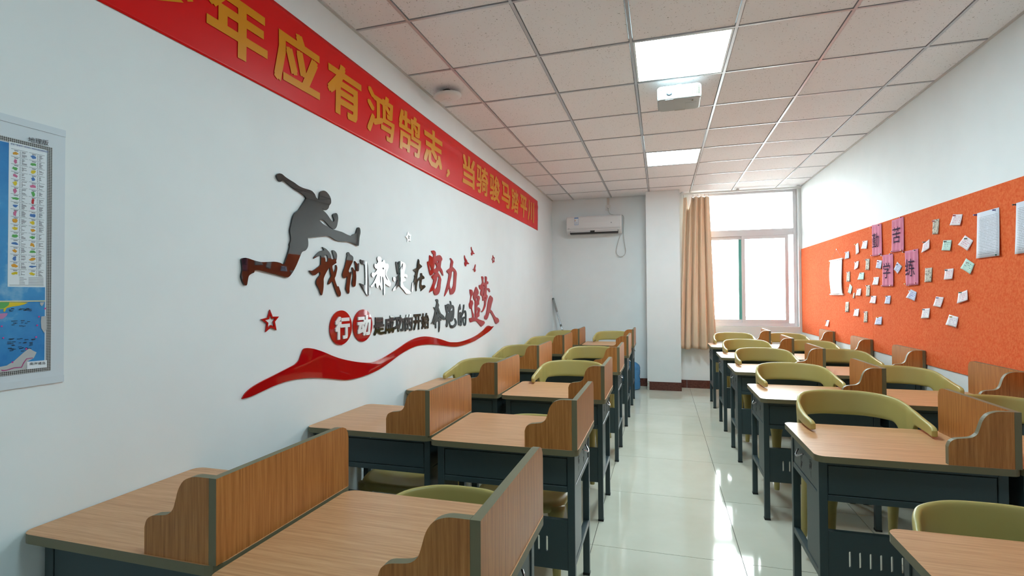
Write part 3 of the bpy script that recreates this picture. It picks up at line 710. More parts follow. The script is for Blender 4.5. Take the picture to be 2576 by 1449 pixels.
decal('acrylic_bird', 'small red acrylic bird next to the character meaning strength', 'wall decal', ACRYLIC_RED, cG, [[(1658,715),(1680,785),(1720,850),(1728,882),(1773,918),(1755,938),(1710,940),(1698,985),(1680,985),(1660,930),(1660,895),(1675,880),(1652,760)]])
decal('acrylic_bird', 'smallest red acrylic bird, lowest of the three', 'wall decal', ACRYLIC_RED, cG, [[(1932,940),(1935,985),(1925,1050),(1935,1090),(1920,1130),(1905,1120),(1900,1085),(1858,1070),(1890,1050),(1905,1020),(1920,970)]])
decal('acrylic_figure', 'mirror-black silhouette of a leaping hurdler above the slogan', 'wall decal', ACRYLIC_BLACK, cI, [
 [(595,155),(625,165),(660,195),(710,228),(755,255),(800,288),(850,312),(905,328),(945,345),(975,380),(990,415),(1020,440),(1025,400),(1032,360),(1060,340),(1095,350),(1130,390),(1148,435),(1147,475),(1130,500),(1120,530),(1095,550),(1070,545),(1055,530),(1062,550),(1090,575),(1115,605),(1145,650),(1170,675),(1185,655),(1172,620),(1172,595),(1195,580),(1215,590),(1225,630),(1220,680),(1210,725),(1190,752),(1172,752),(1130,720),(1085,668),(1050,650),(1025,660),(1060,695),(1110,725),(1160,752),(1215,768),(1270,785),(1320,810),(1365,825),(1385,810),(1415,795),(1425,765),(1438,735),(1458,742),(1465,785),(1455,840),(1450,900),(1445,930),(1430,930),(1385,905),(1330,887),(1270,885),(1210,875),(1165,850),(1120,828),(1070,828),(1000,835),(898,845),(903,890),(900,940),(875,980),(838,997),(815,1045),(780,1130),(745,1200),(710,1250),(680,1270),(640,1262),(560,1240),(480,1220),(420,1203),(370,1193),(328,1195),(320,1218),(285,1235),(262,1260),(252,1310),(243,1350),(225,1355),(200,1320),(183,1260),(195,1190),(190,1120),(188,1075),(215,1060),(255,1065),(330,1090),(400,1105),(480,1103),(550,1102),(605,1115),(640,1130),(665,1075),(690,1000),(705,940),(703,915),(716,880),(716,830),(708,770),(722,700),(740,620),(765,575),(800,548),(830,505),(860,460),(882,422),(860,390),(810,355),(750,318),(690,270),(650,238),(625,232),(602,246),(580,225),(563,185),(575,162)]], depth=.008)
# red discs and block characters
def disc(label, px0, px1, top, bot):
    a, b = wall_yz(cF(*top)), wall_yz(cF(*bot)); l, r_ = wall_yz(cF(*px0)), wall_yz(cF(*px1))
    cyv, czv = (l[0] + r_[0]) / 2, (a[1] + b[1]) / 2; ry, rz = (r_[0] - l[0]) / 2, (a[1] - b[1]) / 2
    lp = [(ry * math.cos(2 * math.pi * k / 64), rz * math.sin(2 * math.pi * k / 64)) for k in range(64)]
    o = mesh_obj('acrylic_disc', plate('acrylic_disc', [lp], .005, lambda x, y, z: (.001 + z, x, y)), None, ACRYLIC_RED)
    o.location = (XL, cyv, czv)
    return tag(o, label, 'wall decal', 'acrylic slogan on the wall')
disc('round red acrylic disc carrying the white character meaning to walk', (70, 615), (603, 615), (355, 198), (320, 1030))
disc('round red acrylic disc carrying the white character meaning to move', (632, 563), (1095, 563), (872, 175), (850, 948))
def block_char(ch, box, mt, base, depth, off, label):
    x0, x1, yt, yb = box
    q = [wall_yz(cF(x0, (yt + yb) / 2)), wall_yz(cF(x1, (yt + yb) / 2)), wall_yz(cF((x0 + x1) / 2, yt)), wall_yz(cF((x0 + x1) / 2, yb))]
    ya, yc, zt, zb = q[0][0], q[1][0], q[2][1], q[3][1]
    me = text_fit(ch, lambda u, v, w: Vector((base + depth * w, (u - .5) * (yc - ya), v * (zt - zb))), off * (.80 if ch in '是成的始' else 1), .1)
    o = mesh_obj(LET, me, None, mt); o.location = (XL, (ya + yc) / 2, zb)
    tag(o, label, 'wall letter', 'acrylic slogan on the wall')
block_char('行', (180, 530, 345, 890), ACRYLIC_WHITE, .0065, .006, .036, 'white block character meaning to walk on a red disc')
block_char('动', (720, 1035, 315, 810), ACRYLIC_WHITE, .0065, .006, .036, 'white block character meaning to move on a red disc')
for ch, mean, bx_ in (('是', 'to be', (1135, 1385, 355, 790)), ('成', 'to become', (1400, 1630, 325, 755)), ('功', 'merit', (1640, 1865, 310, 710)), ('的', 'of', (1880, 2070, 295, 690)), ('开', 'to open', (2090, 2265, 285, 665)), ('始', 'to begin', (2280, 2460, 262, 640))):
    block_char(ch, bx_, ACRYLIC_BLACK, .001, .006, .034, 'small mirror-black block character meaning %s after the red discs' % mean)

# ------------------------------------------------------------------ wall map
MY1, MZ0, MZ1 = 1.113, 1.172, 1.925
MY0 = MY1 - 1.06
mapo = empty('wall_map', (XL, (MY0 + MY1) / 2, MZ0))
tag(mapo, 'large printed geography map scroll hung on the slogan wall', 'map')
def mq(name, y0, y1, z0, z1, d, mt, parent=mapo):
    c = mapo.location
    return MB().box(XL + .001 - c.x, XL + d - c.x, y0 - c.y, y1 - c.y, z0 - c.z, z1 - c.z).build(name, mt, parent)
PAPER = mat('map_paper', srgb(217, 224, 231), .4)
mq('sheet', MY0, MY1, MZ0 + .02, MZ1 - .02, .003, PAPER)
for z in (MZ0, MZ1 - .02):
    mq('batten', MY0, MY1, z, z + .02, .005, PAPER)
def bandmat():
    m = mat('map_border', srgb(200, 204, 206), .5); N, L, B = nodes(m)
    mp = coords(m, (1, 1, 1))
    mp.inputs['Rotation'].default_value = (R(45), 0, 0)
    ck = add(m, 'ShaderNodeTexChecker', Scale=300.0); L.new(mp.outputs[0], ck.inputs['Vector'])
    ck.inputs['Color1'].default_value = srgb(64, 60, 58); ck.inputs['Color2'].default_value = srgb(182, 184, 184)
    L.new(ck.outputs['Color'], B.inputs['Base Color'])
    return m
BORD = bandmat()
def mpx(px, py): q = onx((px, py), XL); return q.y, q.z
by1, bz1 = mpx(130, 372); _, bz0 = mpx(122, 932); by0 = MY0 + .04; bw = .0125
for a, b, c, d in ((by0, by1, bz1 - bw, bz1), (by0, by1, bz0, bz0 + bw), (by1 - bw, by1, bz0 + bw, bz1 - bw), (by0, by0 + bw, bz0 + bw, bz1 - bw)):
    mq('border', a, b, c, d, .0036, BORD)
SEA = mat('map_sea', srgb(40, 130, 196), .4); N, L, B = nodes(SEA)
mp = coords(SEA, (1, 1, 1)); n = add(SEA, 'ShaderNodeTexNoise', Scale=5.5, Detail=6.0, Roughness=.6); L.new(mp.outputs[0], n.inputs['Vector'])
r = ramp(SEA, [(.30, srgb(22, 118, 190)), (.55, srgb(60, 150, 208)), (.66, srgb(150, 196, 220)), (.74, srgb(188, 192, 190))]); L.new(n.outputs['Fac'], r.inputs['Fac']); L.new(r.outputs['Color'], B.inputs['Base Color'])
ry1 = by1 - bw - .004
mq('sea', by0 + bw, ry1, bz0 + bw + .003, bz1 - bw - .003, .0038, SEA)
# legend panel
ly0, lz1 = mpx(20, 356); _, lz0 = mpx(66, 722); ly1 = ry1
LG = mat('legend_paper', srgb(234, 239, 244), .45)
mq('legend', ly0, ly1, lz0, lz1, .0042, LG)
RULE = mat('legend_rule', srgb(120, 128, 140), .5); TXT = mat('legend_text', srgb(96, 100, 108), .6)
BLOBS = [mat('region_' + n_, c) for n_, c in (('orange', srgb(222, 156, 40)), ('pink', srgb(206, 110, 150)), ('green', srgb(90, 170, 90)), ('blue', srgb(70, 120, 186)), ('yellow', srgb(222, 196, 40)), ('red', srgb(190, 30, 40)))]
rules, txts = MB(), MB(); blobs = [MB() for _ in BLOBS]
ct = mapo.location
def fl(mb, y0, y1, z0, z1, d=.0047): mb.box(XL + .004 - ct.x, XL + d - ct.x, y0 - ct.y, y1 - ct.y, z0 - ct.z, z1 - ct.z)
lw_, lh_ = ly1 - ly0, lz1 - lz0
top = lz1 - .045 * lh_; rowh = (lh_ * .885) / 17
order = [[0, 1, 2, 1, 4, 1, 2, 3, 1, 0, 4, 2, 3, 0, 3, 0, 4], [3, 2, 4, 3, 1, 2, 5, 1, 3, 4, 0, 2, 0, 2, 0, 3, 4]]
rg = random.Random(11)
for c in range(2):
    xa, xb = ly0 + lw_ * (.06 + .47 * c), ly0 + lw_ * (.49 + .47 * c)
    for k in range(17):
        z = top - rowh * k
        fl(rules, xa, xb, z - .0004, z + .0004)
        cyb, czb = xa + (xb - xa) * .25, z - rowh * .55
        n = 11; ph = rg.random() * 6; pts = []
        asp = rg.uniform(.7, 1.5)
        for t in range(n):
            a = 2 * math.pi * t / n; rr = rowh * .28 * rg.uniform(.6, 1.25)
            pts.append((cyb + rr * asp * math.cos(a), czb + rr / asp * math.sin(a)))
        blobs[order[c][k]].bm.faces.new([blobs[order[c][k]].bm.verts.new((XL + .0046 - ct.x, y - ct.y, zz - ct.z)) for y, zz in pts])
        fl(txts, xa + (xb - xa) * .18, xa + (xb - xa) * .42, z - rowh * .20, z - rowh * .12)
        for q in range(6):
            zz = z - rowh * (.18 + .13 * q); e = rg.uniform(.60, .95)
            fl(txts, xa + (xb - xa) * .52, xa + (xb - xa) * .56, zz - .0006, zz + .0006)
            fl(txts, xa + (xb - xa) * .64, xa + (xb - xa) * e, zz - .0006, zz + .0006)
for z in (lz0 + .012 * lh_, lz1 - .01 * lh_): fl(rules, ly0 + .004, ly1 - .004, z - .0005, z + .0005)
for q in range(5):
    zz = lz0 + lh_ * (.02 + .011 * q)
    fl(txts, ly0 + lw_ * .30, ly0 + lw_ * rg.uniform(.4, .5), zz, zz + .001); fl(txts, ly0 + lw_ * .54, ly0 + lw_ * .95, zz, zz + .001)
rules.build('legend_ruling', RULE, mapo)['kind'] = 'stuff'; txts.build('legend_print', TXT, mapo)['kind'] = 'stuff'
for mb, mt, nm in zip(blobs, BLOBS, ('orange', 'pink', 'green', 'blue', 'yellow', 'red')):
    o = mb.build('region_print', mt, mapo); o['kind'] = 'stuff'
# inset map
iy0, iy1 = by0 + bw, ry1
_, iz1 = mpx(110, 757)
fl_o = MB(); fl(fl_o, iy0, iy1, iz1 - .0015, iz1 + .0015, .0050); fl_o.build('inset_rule', mat('cream_rule', srgb(220, 216, 170), .5), mapo)
pk = [0]
def patch(pxs, mt, name='land_print'):
    pk[0] += 1
    mb = MB()
    pts = [mpx(*p) for p in pxs]
    mb.bm.faces.new([mb.bm.verts.new((XL + .0045 + .00006 * pk[0] - ct.x, y - ct.y, z - ct.z)) for y, z in pts])
    mb.build(name, mt, mapo)
c4 = crop(0, 640, .23468)
patch([c4(*p) for p in [(-60,508),(20,510),(100,512),(170,512),(290,515),(250,535),(190,550),(120,560),(60,575),(40,615),(22,610),(28,585),(-60,590)]], BLOBS[4])
patch([c4(*p) for p in [(-60,510),(90,513),(80,545),(30,580),(-60,585)]], BLOBS[2])
patch([c4(*p) for p in [(-60,640),(30,630),(72,630),(60,655),(20,690),(-60,700)]], mat('region_mauve', srgb(186, 130, 176)))
LANDG = mat('region_grey', srgb(186, 188, 190))
patch([c4(*p) for p in [(-60,1260),(-60,1215),(60,1190),(140,1140),(230,1060),(300,1005),(340,1030),(380,1050),(350,1110),(280,1150),(272,1230),(120,1255)]], LANDG)
patch([c4(*p) for p in [(415,515),(462,512),(450,540),(435,555),(420,540)]], LANDG)
patch([c4(*p) for p in [(430,665),(486,660),(486,800),(460,840),(430,790),(425,720)]], LANDG)
patch([c4(*p) for p in [(0,1235),(30,1240),(60,1235),(140,1210),(215,1205),(235,1160),(270,1115),(340,1105),(340,1112),(275,1122),(242,1170),(222,1213),(140,1220),(60,1245),(20,1252),(0,1245)]], mat('map_boundary', srgb(170, 60, 120)), 'boundary_print')
for px, py in [(22,895),(5,770),(375,885),(268,1012),(120,1155),(385,760),(405,668),(470,580)]:
    patch([c4(px - 9, py - 7), c4(px + 9, py - 9), c4(px + 9, py + 7), c4(px - 9, py + 9)], mat('map_flag', srgb(210, 70, 150)), 'boundary_print')
mb = MB()
for _ in range(60):
    px, py = rg.uniform(60, 330), rg.choice([rg.uniform(580, 610), rg.uniform(710, 790), rg.uniform(890, 1050), rg.uniform(900, 1020)])
    y0, z0 = mpx(*c4(px, py)); y1, _ = mpx(*c4(px + rg.uniform(18, 40), py))
    fl(mb, y0, y1, z0, z0 + .0010, .0058)
mb.build('place_name_print', INK, mapo)['kind'] = 'stuff'
patch([c4(275, 1150), c4(488, 1132), c4(488, 1210), c4(275, 1232)], LG, 'title_box')
def map_text(s, box, off=0.0, mt=INK, cr_=c4):
    (x0, y0b, y0t), (x1, y1b, y1t) = box
    A, B_, C, D = mpx(*cr_(x0, y0b)), mpx(*cr_(x1, y1b)), mpx(*cr_(x1, y1t)), mpx(*cr_(x0, y0t))
    def fn(u, v, w):
        y = A[0] + (B_[0] - A[0]) * u; zb = A[1] + (B_[1] - A[1]) * u; zt = D[1] + (C[1] - D[1]) * u
        return Vector((XL + .0060 - ct.x, y - ct.y, zb + (zt - zb) * v - ct.z))
    mesh_obj('lettering', text_fit(s, fn, off), mapo, mt)
map_text('南海诸岛', ((302, 1188, 1158), (470, 1178, 1148)), .003)
c3 = crop(0, 280, .16559)
map_text('地理版', ((405, 466, 388), (715, 528, 443)), .004, cr_=c3)
map_text('各省、直辖市、自治区、特别行政区基本信息', ((138, 508, 482), (712, 634, 606)), .0, mat('map_blue_ink', srgb(96, 110, 170)), cr_=c3)

# ------------------------------------------------------------------ orange pin board and its papers
BX = XR - .008
board = tag(empty('pin_board', (XR, 5.6, .872)), 'long orange felt pin board along the wall opposite the slogan', 'pin board')
FELT = speckle('orange_felt', srgb(232, 92, 44), srgb(246, 128, 78), 70, .3, .7, .95, bump=.6, spec=.1, detail=6)
for y0, y1 in ((.9, 3.30), (3.302, 5.738), (5.740, YB - .004)):
    MB().box(BX - XR, -.0005, y0 - 5.6, y1 - 5.6, 0, 2.075 - .872).build('felt_panel', FELT, board, bevel=.002, seg=1)
PINC = {'r': mat('pin_red', srgb(180, 30, 40), .3), 'b': mat('pin_blue', srgb(50, 50, 130), .3), 'k': mat('pin_black', srgb(30, 32, 36), .3), 'y': mat('pin_yellow', srgb(214, 170, 50), .3), 'w': mat('pin_clear', srgb(225, 222, 222), .2), 'g': mat('pin_green', srgb(30, 90, 70), .3)}
pin_mesh = None
def pin(p, colr, parent):
    """p: place on the board plane"""
    mb = MB()
    mb.tube([(0, 0, 0), (-.004, 0, 0), (-.005, 0, 0), (-.013, 0, 0), (-.014, 0, 0), (-.018, 0, 0)], [.0058, .0058, .0034, .0030, .0052, .0048], 10)
    o = mb.build('push_pin', PINC[colr], parent, smooth=False)
    o.location = p - parent.location
    return o
def paper_mat(name, col, line, freq, dens, rough=.7, margin=.12, art=False):
    m = mat(name, col, rough, .2); N, L, B = nodes(m)
    uv = add(m, 'ShaderNodeTexCoord'); sx = add(m, 'ShaderNodeSeparateXYZ'); L.new(uv.outputs['UV'], sx.inputs[0])
    oi = add(m, 'ShaderNodeObjectInfo')
    if art:
        vm = add(m, 'ShaderNodeVectorMath', operation='ADD'); L.new(uv.outputs['UV'], vm.inputs[0]); L.new(oi.outputs['Location'], vm.inputs[1])
        n = add(m, 'ShaderNodeTexNoise', Scale=freq, Detail=3.0, Distortion=1.2); L.new(vm.outputs[0], n.inputs['Vector'])
        r = ramp(m, [(dens, line), (dens + .05, col)]); L.new(n.outputs['Fac'], r.inputs['Fac']); L.new(r.outputs['Color'], B.inputs['Base Color'])
        return m
    def math_(op, a, b=None, c=None):
        q = add(m, 'ShaderNodeMath', operation=op)
        for i, v in enumerate((a, b, c)):
            if v is None: continue
            if isinstance(v, (int, float)): q.inputs[i].default_value = v
            else: L.new(v, q.inputs[i])
        return q.outputs[0]
    fr = math_('FRACT', math_('MULTIPLY', sx.outputs[1], freq))
    row = math_('LESS_THAN', math_('ABSOLUTE', math_('SUBTRACT', fr, .5)), .2)
    cb = add(m, 'ShaderNodeCombineXYZ'); L.new(math_('MULTIPLY', sx.outputs[0], freq * 2.6), cb.inputs[0])
    L.new(math_('MULTIPLY', math_('FLOOR', math_('MULTIPLY', sx.outputs[1], freq)), 3.7), cb.inputs[1])
    L.new(math_('MULTIPLY', oi.outputs['Random'], 50.0), cb.inputs[2])
    n = add(m, 'ShaderNodeTexNoise', Scale=1.0, Detail=1.0); L.new(cb.outputs[0], n.inputs['Vector'])
    ink = math_('MULTIPLY', row, math_('GREATER_THAN', n.outputs['Fac'], dens))
    inx = math_('MULTIPLY', math_('GREATER_THAN', sx.outputs[0], margin), math_('LESS_THAN', sx.outputs[0], 1 - margin))
    iny = math_('MULTIPLY', math_('GREATER_THAN', sx.outputs[1], margin), math_('LESS_THAN', sx.outputs[1], 1 - margin * 1.6))
    fac = math_('MULTIPLY', ink, math_('MULTIPLY', inx, iny))
    mx_ = add(m, 'ShaderNodeMix', data_type='RGBA')
    L.new(fac, mx_.inputs[0]); mx_.inputs[6].default_value = col; mx_.inputs[7].default_value = line
    L.new(mx_.outputs[2], B.inputs['Base Color'])
    return m
NOTE = {'w': paper_mat('note_white', srgb(238, 232, 234), srgb(190, 170, 205), 6, .52), 'p': paper_mat('note_pink', srgb(240, 228, 232), srgb(226, 160, 180), 6, .50),
        'b': paper_mat('note_blue', srgb(208, 212, 234), srgb(120, 120, 190), 6, .50), 'g': paper_mat('note_green', srgb(200, 226, 214), srgb(120, 170, 160), 6, .52),
        'm': paper_mat('bookmark_print', srgb(206, 196, 180), srgb(96, 84, 78), 7, .40, art=True), 'a': paper_mat('typed_page', srgb(226, 228, 238), srgb(168, 170, 178), 30, .40, margin=.07)}
def sheet(name, label, cat, quad, mt, pins, curl=.012, off=.004, group=None, n=6, wob=0.0, cr_=None):
    q = [onx(cr_(*p), BX - .006) for p in quad]    # TL TR BR BL on the board
    c = sum(q, Vector()) / 4; c.z = min(p.z for p in q)
    def f(u, v):
        p = q[3].lerp(q[2], u).lerp(q[0].lerp(q[1], u), v)
        d = off + curl * (1 - v) ** 1.6 + curl * .5 * (abs(u - .5) * 2) ** 2 * (1 - v) + wob * (math.sin(u * 19) * .5 + .5)
        return (BX - d - c.x, p.y - c.y, p.z - c.z)
    me = MB().grid(f, n, n).mesh(name, True, recalc=False)
    uvl = me.uv_layers.new(name='UVMap')
    for lp in me.loops:
        i = lp.vertex_index; uvl.data[lp.index].uv = (1 - (i // (n + 1)) / n if False else (i // (n + 1)) / n, (i % (n + 1)) / n)
    t = empty(name, c)
    o = mesh_obj('paper', me, t, mt)
    sm_ = o.modifiers.new('t', 'SOLIDIFY'); sm_.thickness = .0006
    tag(t, label, cat, group)
    for (px, py), cl in pins: pin(onx(cr_(px, py), BX), cl, t)
    return t, q
n1, n2, n7 = crop(2080, 560, .19316), crop(2280, 480, .24853), crop(2000, 420, .37257)
GN = 'paper notes pinned on the orange board'
def note(k, quad, pinp, pc, cr_, label, cat='note', name='sticky_note'):
    sheet(name, label, cat, quad, NOTE[k], [(pinp, pc)] if pinp else [], cr_=cr_, group=GN, curl=.003 if k == 'm' else .006)
note('b', [(243,385),(285,372),(298,460),(240,475)], (262,388), 'b', n1, 'small lavender note pinned just past the hanging scroll')
note('w', [(370,285),(405,262),(427,385),(388,418)], (385,285), 'y', n1, 'narrow tilted white note with a yellow pin')
note('w', [(470,240),(528,232),(527,340),(455,340)], (493,247), 'r', n1, 'white note with a red pin before the first pink strip')
note('p', [(362,515),(413,497),(413,585),(364,614)], (385,515), 'r', n1, 'slanted pinkish note with a red pin below the tilted white note')
note('m', [(505,475),(553,470),(553,617),(505,617)], (527,485), 'k', n1, 'printed bookmark under the first pink strip', 'bookmark', 'bookmark')
note('b', [(652,488),(716,495),(712,602),(647,590)], (682,507), 'r', n1, 'pale blue note with a red pin touching the strip lettered to study')
note('m', [(258,640),(298,636),(300,768),(258,768)], (280,645), 'r', n1, 'narrow printed bookmark beside the hanging scroll', 'bookmark', 'bookmark')
note('g', [(425,652),(482,648),(488,742),(408,742)], (453,658), 'k', n1, 'pale green note with a black pin among the bookmarks')
note('w', [(615,712),(676,708),(675,810),(600,810)], (640,720), 'w', n1, 'white note with a clear pin beside the strip lettered to study')
note('g', [(295,795),(328,835),(318,932),(282,910)], (290,850), 'y', n1, 'folded narrow greenish note with a yellow pin')
note('m', [(343,915),(360,915),(358,985),(338,985)], None, 'w', n1, 'tiny card strip below the greenish note', 'bookmark', 'bookmark')
note('p', [(392,862),(446,858),(446,952),(383,950)], (415,868), 'r', n1, 'square pink note with a red pin near the tiny card strip')
note('m', [(512,818),(558,812),(560,958),(512,960)], (535,822), 'k', n1, 'printed bookmark above a pink note at the board seam', 'bookmark', 'bookmark')
note('p', [(580,955),(642,952),(640,1055),(565,1045)], (605,960), 'k', n1, 'pinkish note with a black pin over the board seam')
note('b', [(768,955),(828,950),(830,1060),(760,1055)], (795,960), 'k', n1, 'blue note with a dark pin below the strip lettered to study')
note('m', [(242,1035),(284,1030),(285,1163),(240,1165)], None, 'w', n1, 'unpinned printed bookmark low beside the scroll', 'bookmark', 'bookmark')
note('w', [(362,1125),(418,1122),(418,1220),(352,1215)], (387,1130), 'b', n1, 'white note with a blue pin between two low bookmarks')
note('m', [(482,1158),(525,1152),(528,1300),(482,1300)], (503,1165), 'r', n1, 'lowest printed bookmark with a red pin', 'bookmark', 'bookmark')
note('b', [(638,1235),(715,1225),(720,1330),(630,1328)], (678,1237), 'y', n1, 'blue note with a yellow pin low on the board')
note('w', [(0,1270),(30,1272),(22,1355),(-15,1345)], (8,1277), 'b', n1, 'single white note near the bottom edge below the scroll')
note('b', [(912,510),(975,570),(932,668),(883,610)], (932,548), 'b', n1, 'blue note turned to a diamond between the two lower pink strips')
note('b', [(1090,868),(1165,905),(1155,1022),(1042,975)], (1100,890), 'w', n1, 'lavender note with written lines below the strip lettered to practise')
note('m', [(265,295),(330,283),(325,437),(265,441)], (290,307), 'r', n2, 'printed flower bookmark high on the board', 'bookmark', 'bookmark')
note('p', [(470,240),(565,237),(555,347),(448,350)], (503,250), 'r', n2, 'pinkish note with a red pin highest beside the typed page')
note('p', [(165,540),(230,490),(242,580),(162,627)], (193,520), 'k', n2, 'slanted pinkish note above the strip lettered to practise')
note('g', [(370,502),(455,498),(453,605),(367,603)], (410,513), 'k', n2, 'square pale green note with a black pin')
note('p', [(590,450),(672,505),(628,607),(533,545)], (620,484), 'g', n2, 'tilted pink note with a green pin beside the typed page')
note('m', [(187,785),(258,777),(256,920),(187,924)], (222,788), 'w', n2, 'printed bookmark beside the strip lettered to practise', 'bookmark', 'bookmark')
note('p', [(387,795),(474,785),(475,890),(390,900)], (420,803), 'k', n2, 'square pink-white note with a black pin in mid board')
note('g', [(600,683),(685,740),(658,845),(558,783)], (635,726), 'w', n2, 'tilted pale green note below the typed page corner')
note('p', [(522,1040),(612,1003),(632,1105),(522,1142)], (562,1030), 'g', n2, 'tilted white note with a green pin and red writing')
note('p', [(297,1070),(375,1078),(357,1180),(280,1165)], (330,1083), 'b', n2, 'tilted pinkish note with a blue pin')
note('w', [(162,1195),(235,1187),(237,1287),(157,1292)], (190,1203), 'k', n2, 'square white note with a black pin low on the board')
note('w', [(430,1252),(523,1278),(515,1385),(407,1355)], (468,1275), 'y', n2, 'tilted white note with a yellow pin, lowest by the typed pages')
sheet('typed_page', 'tall typed white page held by three push pins', 'paper', [(712,228),(935,167),(955,655),(720,685)], NOTE['a'], [((712,244), 'b'), ((908,194), 'b'), ((935,648), 'g')], cr_=n2, curl=.006)
sheet('typed_page', 'typed white page next to the three-pin page, farther from the window', 'paper', [(1107,125),(1330,62),(1362,605),(1112,642)], NOTE['a'], [((1114,140), 'k'), ((1318, 85), 'k')], cr_=n2, curl=.006)
PINK = speckle('pink_crepe', srgb(214, 120, 150), srgb(230, 146, 172), 60, .3, .7, .8, stretch=(1, 1, .12), bump=.5, spec=.1)
PENCIL = mat('dark_marker', srgb(66, 46, 72), .9, .05)
def strip(ch, mean, quad, cr_, box, pins, bcr=None):
    t, q = sheet('pink_strip', 'pink crepe paper strip lettered %s on the orange board' % mean, 'paper strip', quad, PINK, pins, cr_=cr_, curl=.004, n=14, wob=.004, group='pink strips on the orange board')
    x0, x1, y0, y1 = box; bcr = bcr or cr_
    c = t.location
    corners = [onx(bcr(*p), BX) for p in ((x0, y0), (x1, y0), (x1, y1), (x0, y1))]
    ya = (corners[0].y + corners[3].y) / 2; yb = (corners[1].y + corners[2].y) / 2
    zt, zb = (corners[0].z + corners[1].z) / 2, (corners[2].z + corners[3].z) / 2
    me = text_fit(ch, lambda u, v, w: Vector((BX - .0142 - c.x, ya + (yb - ya) * u - c.y, zb + (zt - zb) * v - c.z)), -.002)
    mesh_obj('lettering', me, t, PENCIL)
strip('勤', 'diligent', [(585,35),(710,12),(728,420),(600,440)], n1, (612, 697, 135, 325), [((594, 66), 'r'), ((692, 33), 'k'), ((600, 430), 'r'), ((712, 408), 'k')])
strip('苦', 'bitter', [(653,362),(733,335),(740,565),(657,578)], n7, (878, 980, 55, 265), [((722, 340), 'r'), ((662, 571), 'k'), ((728, 562), 'y')], n1)
strip('学', 'to study', [(725,425),(862,405),(875,828),(730,835)], n1, (755, 848, 520, 725), [((735, 432), 'w'), ((845, 408), 'b'), ((738, 821), 'r')])
strip('练', 'to practise', [(1015,375),(1190,338),(1205,808),(1040,825)], n1, (1045, 1170, 470, 700), [((1018, 384), 'k'), ((1165, 360), 'k'), ((1180, 785), 'r'), ((1040, 798), 'y')])
note('m', [(795,755),(835,745),(845,825),(808,830)], (850, 818), 'y', n1, 'small grey card pinned over the strip lettered to study', 'card', 'small_card')
note('w', [(1058,735),(1074,735),(1081,826),(1060,824)], None, 'w', n1, 'narrow white slip over the foot of the strip lettered to practise', 'card', 'small_card')
# hanging scroll
tl, tr, br, bl, ap = [onx(n1(*p), BX) for p in ((66, 500), (213, 468), (224, 930), (62, 940), (148, 345))]
scr = empty('hanging_scroll', ((tl + br) / 2).to_tuple())
scr.location.z = bl.z
tag(scr, 'blank white hanging scroll with wooden rods on a string', 'scroll')
sl_ = scr.location
SCRW = mat('scroll_silk', srgb(244, 240, 242), .28, .5)
ROD = mat('scroll_rod', srgb(232, 226, 222), .4)
ya, yb = (tl.y + bl.y) / 2, (tr.y + br.y) / 2
zt, zb = (tl.z + tr.z) / 2, (bl.z + br.z) / 2
def sf(u, v):
    return (BX - .012 - .020 * math.sin(math.pi * v) * (.5 + .5 * math.sin(3 * u + 2 * v)) - .012 * math.sin(math.pi * u) * (1 - v) - sl_.x, ya + (yb - ya) * (u + .04 * math.sin(math.pi * v) * (1 - 2 * u)) - sl_.y, zb + (zt - zb) * v - sl_.z)
so = mesh_obj('sheet', MB().grid(sf, 16, 20).mesh('sheet', True), scr, SCRW)
so.modifiers.new('t', 'SOLIDIFY').thickness = .001
for z in (zt, zb):
    MB().tube([(BX - .012 - sl_.x, ya + .02 - sl_.y, z - sl_.z), (BX - .012 - sl_.x, yb - .02 - sl_.y, z - sl_.z)], .009, 10).build('rod', ROD, scr)
apx = Vector((BX - .006, (ya + yb) / 2, ap.z)) - sl_
for y in (ya, yb): MB().tube([(BX - .012 - sl_.x, y * .9 + (ya + yb) / 2 * .1 - sl_.y, zt + .006 - sl_.z), apx], .0014, 5).build('string', mat('string_red', srgb(200, 150, 130), .7), scr)
pn = MB().tube([(0, 0, 0), (-.008, 0, 0)], .006, 8).build('nail', CHROME, scr); pn.location = apx + Vector((.006, 0, 0))

# ------------------------------------------------------------------ air conditioner
AX0, AX1, AZ0, AZ1 = -1.447, -.583, 2.392, 2.680
ac = empty('air_conditioner', ((AX0 + AX1) / 2, YB, AZ0))
tag(ac, 'white split air conditioner mounted high on the back wall', 'air conditioner')
hw = (AX1 - AX0) / 2
H = AZ1 - AZ0
prof = [(-.001, .015), (-.10, 0), (-.150, .030), (-.183, .062), (-.198, .105), (-.202, .18), (-.196, .262), (-.185, .280), (-.15, H), (-.001, H)]
ring0 = [(-hw, y, z) for y, z in prof]; ring1 = [(hw, y, z) for y, z in prof]
ins = lambda r, s: [(x + s, -.1 + (y + .1) * .93, H / 2 + (z - H / 2) * .93) for x, y, z in r]
ACW = mat('ac_white', srgb(226, 224, 224), .3)
mb = MB().loft([ins(ring0, -.0), [(x + .012, y, z) for x, y, z in ring0], [(x - .012, y, z) for x, y, z in ring1], ins(ring1, 0)])
mb.build('body', ACW, ac)
MB().box(-hw + .055, hw - .055, -.176, -.100, .008, .066).build('outlet', mat('ac_outlet_shade', srgb(52, 50, 50), .7), ac)  # dark box colours in the shade of the louver recess
LV = mat('ac_louver', srgb(206, 202, 200), .4)
for x0, x1 in ((-hw + .060, -.055), (.015, hw - .060)):
    o = MB().box(x0, x1, -.004, .004, -.021, .021).build('louver', LV, ac, bevel=.002)
    o.location = (0, -.178, .046); o.rotation_euler = (R(-35), 0, 0)
MB().box(-hw + .06, hw - .06, -.150, -.105, .000, .012).build('louver', mat('ac_lower_louver', srgb(150, 147, 145), .8), ac)  # lower louver in a darker, rougher grey
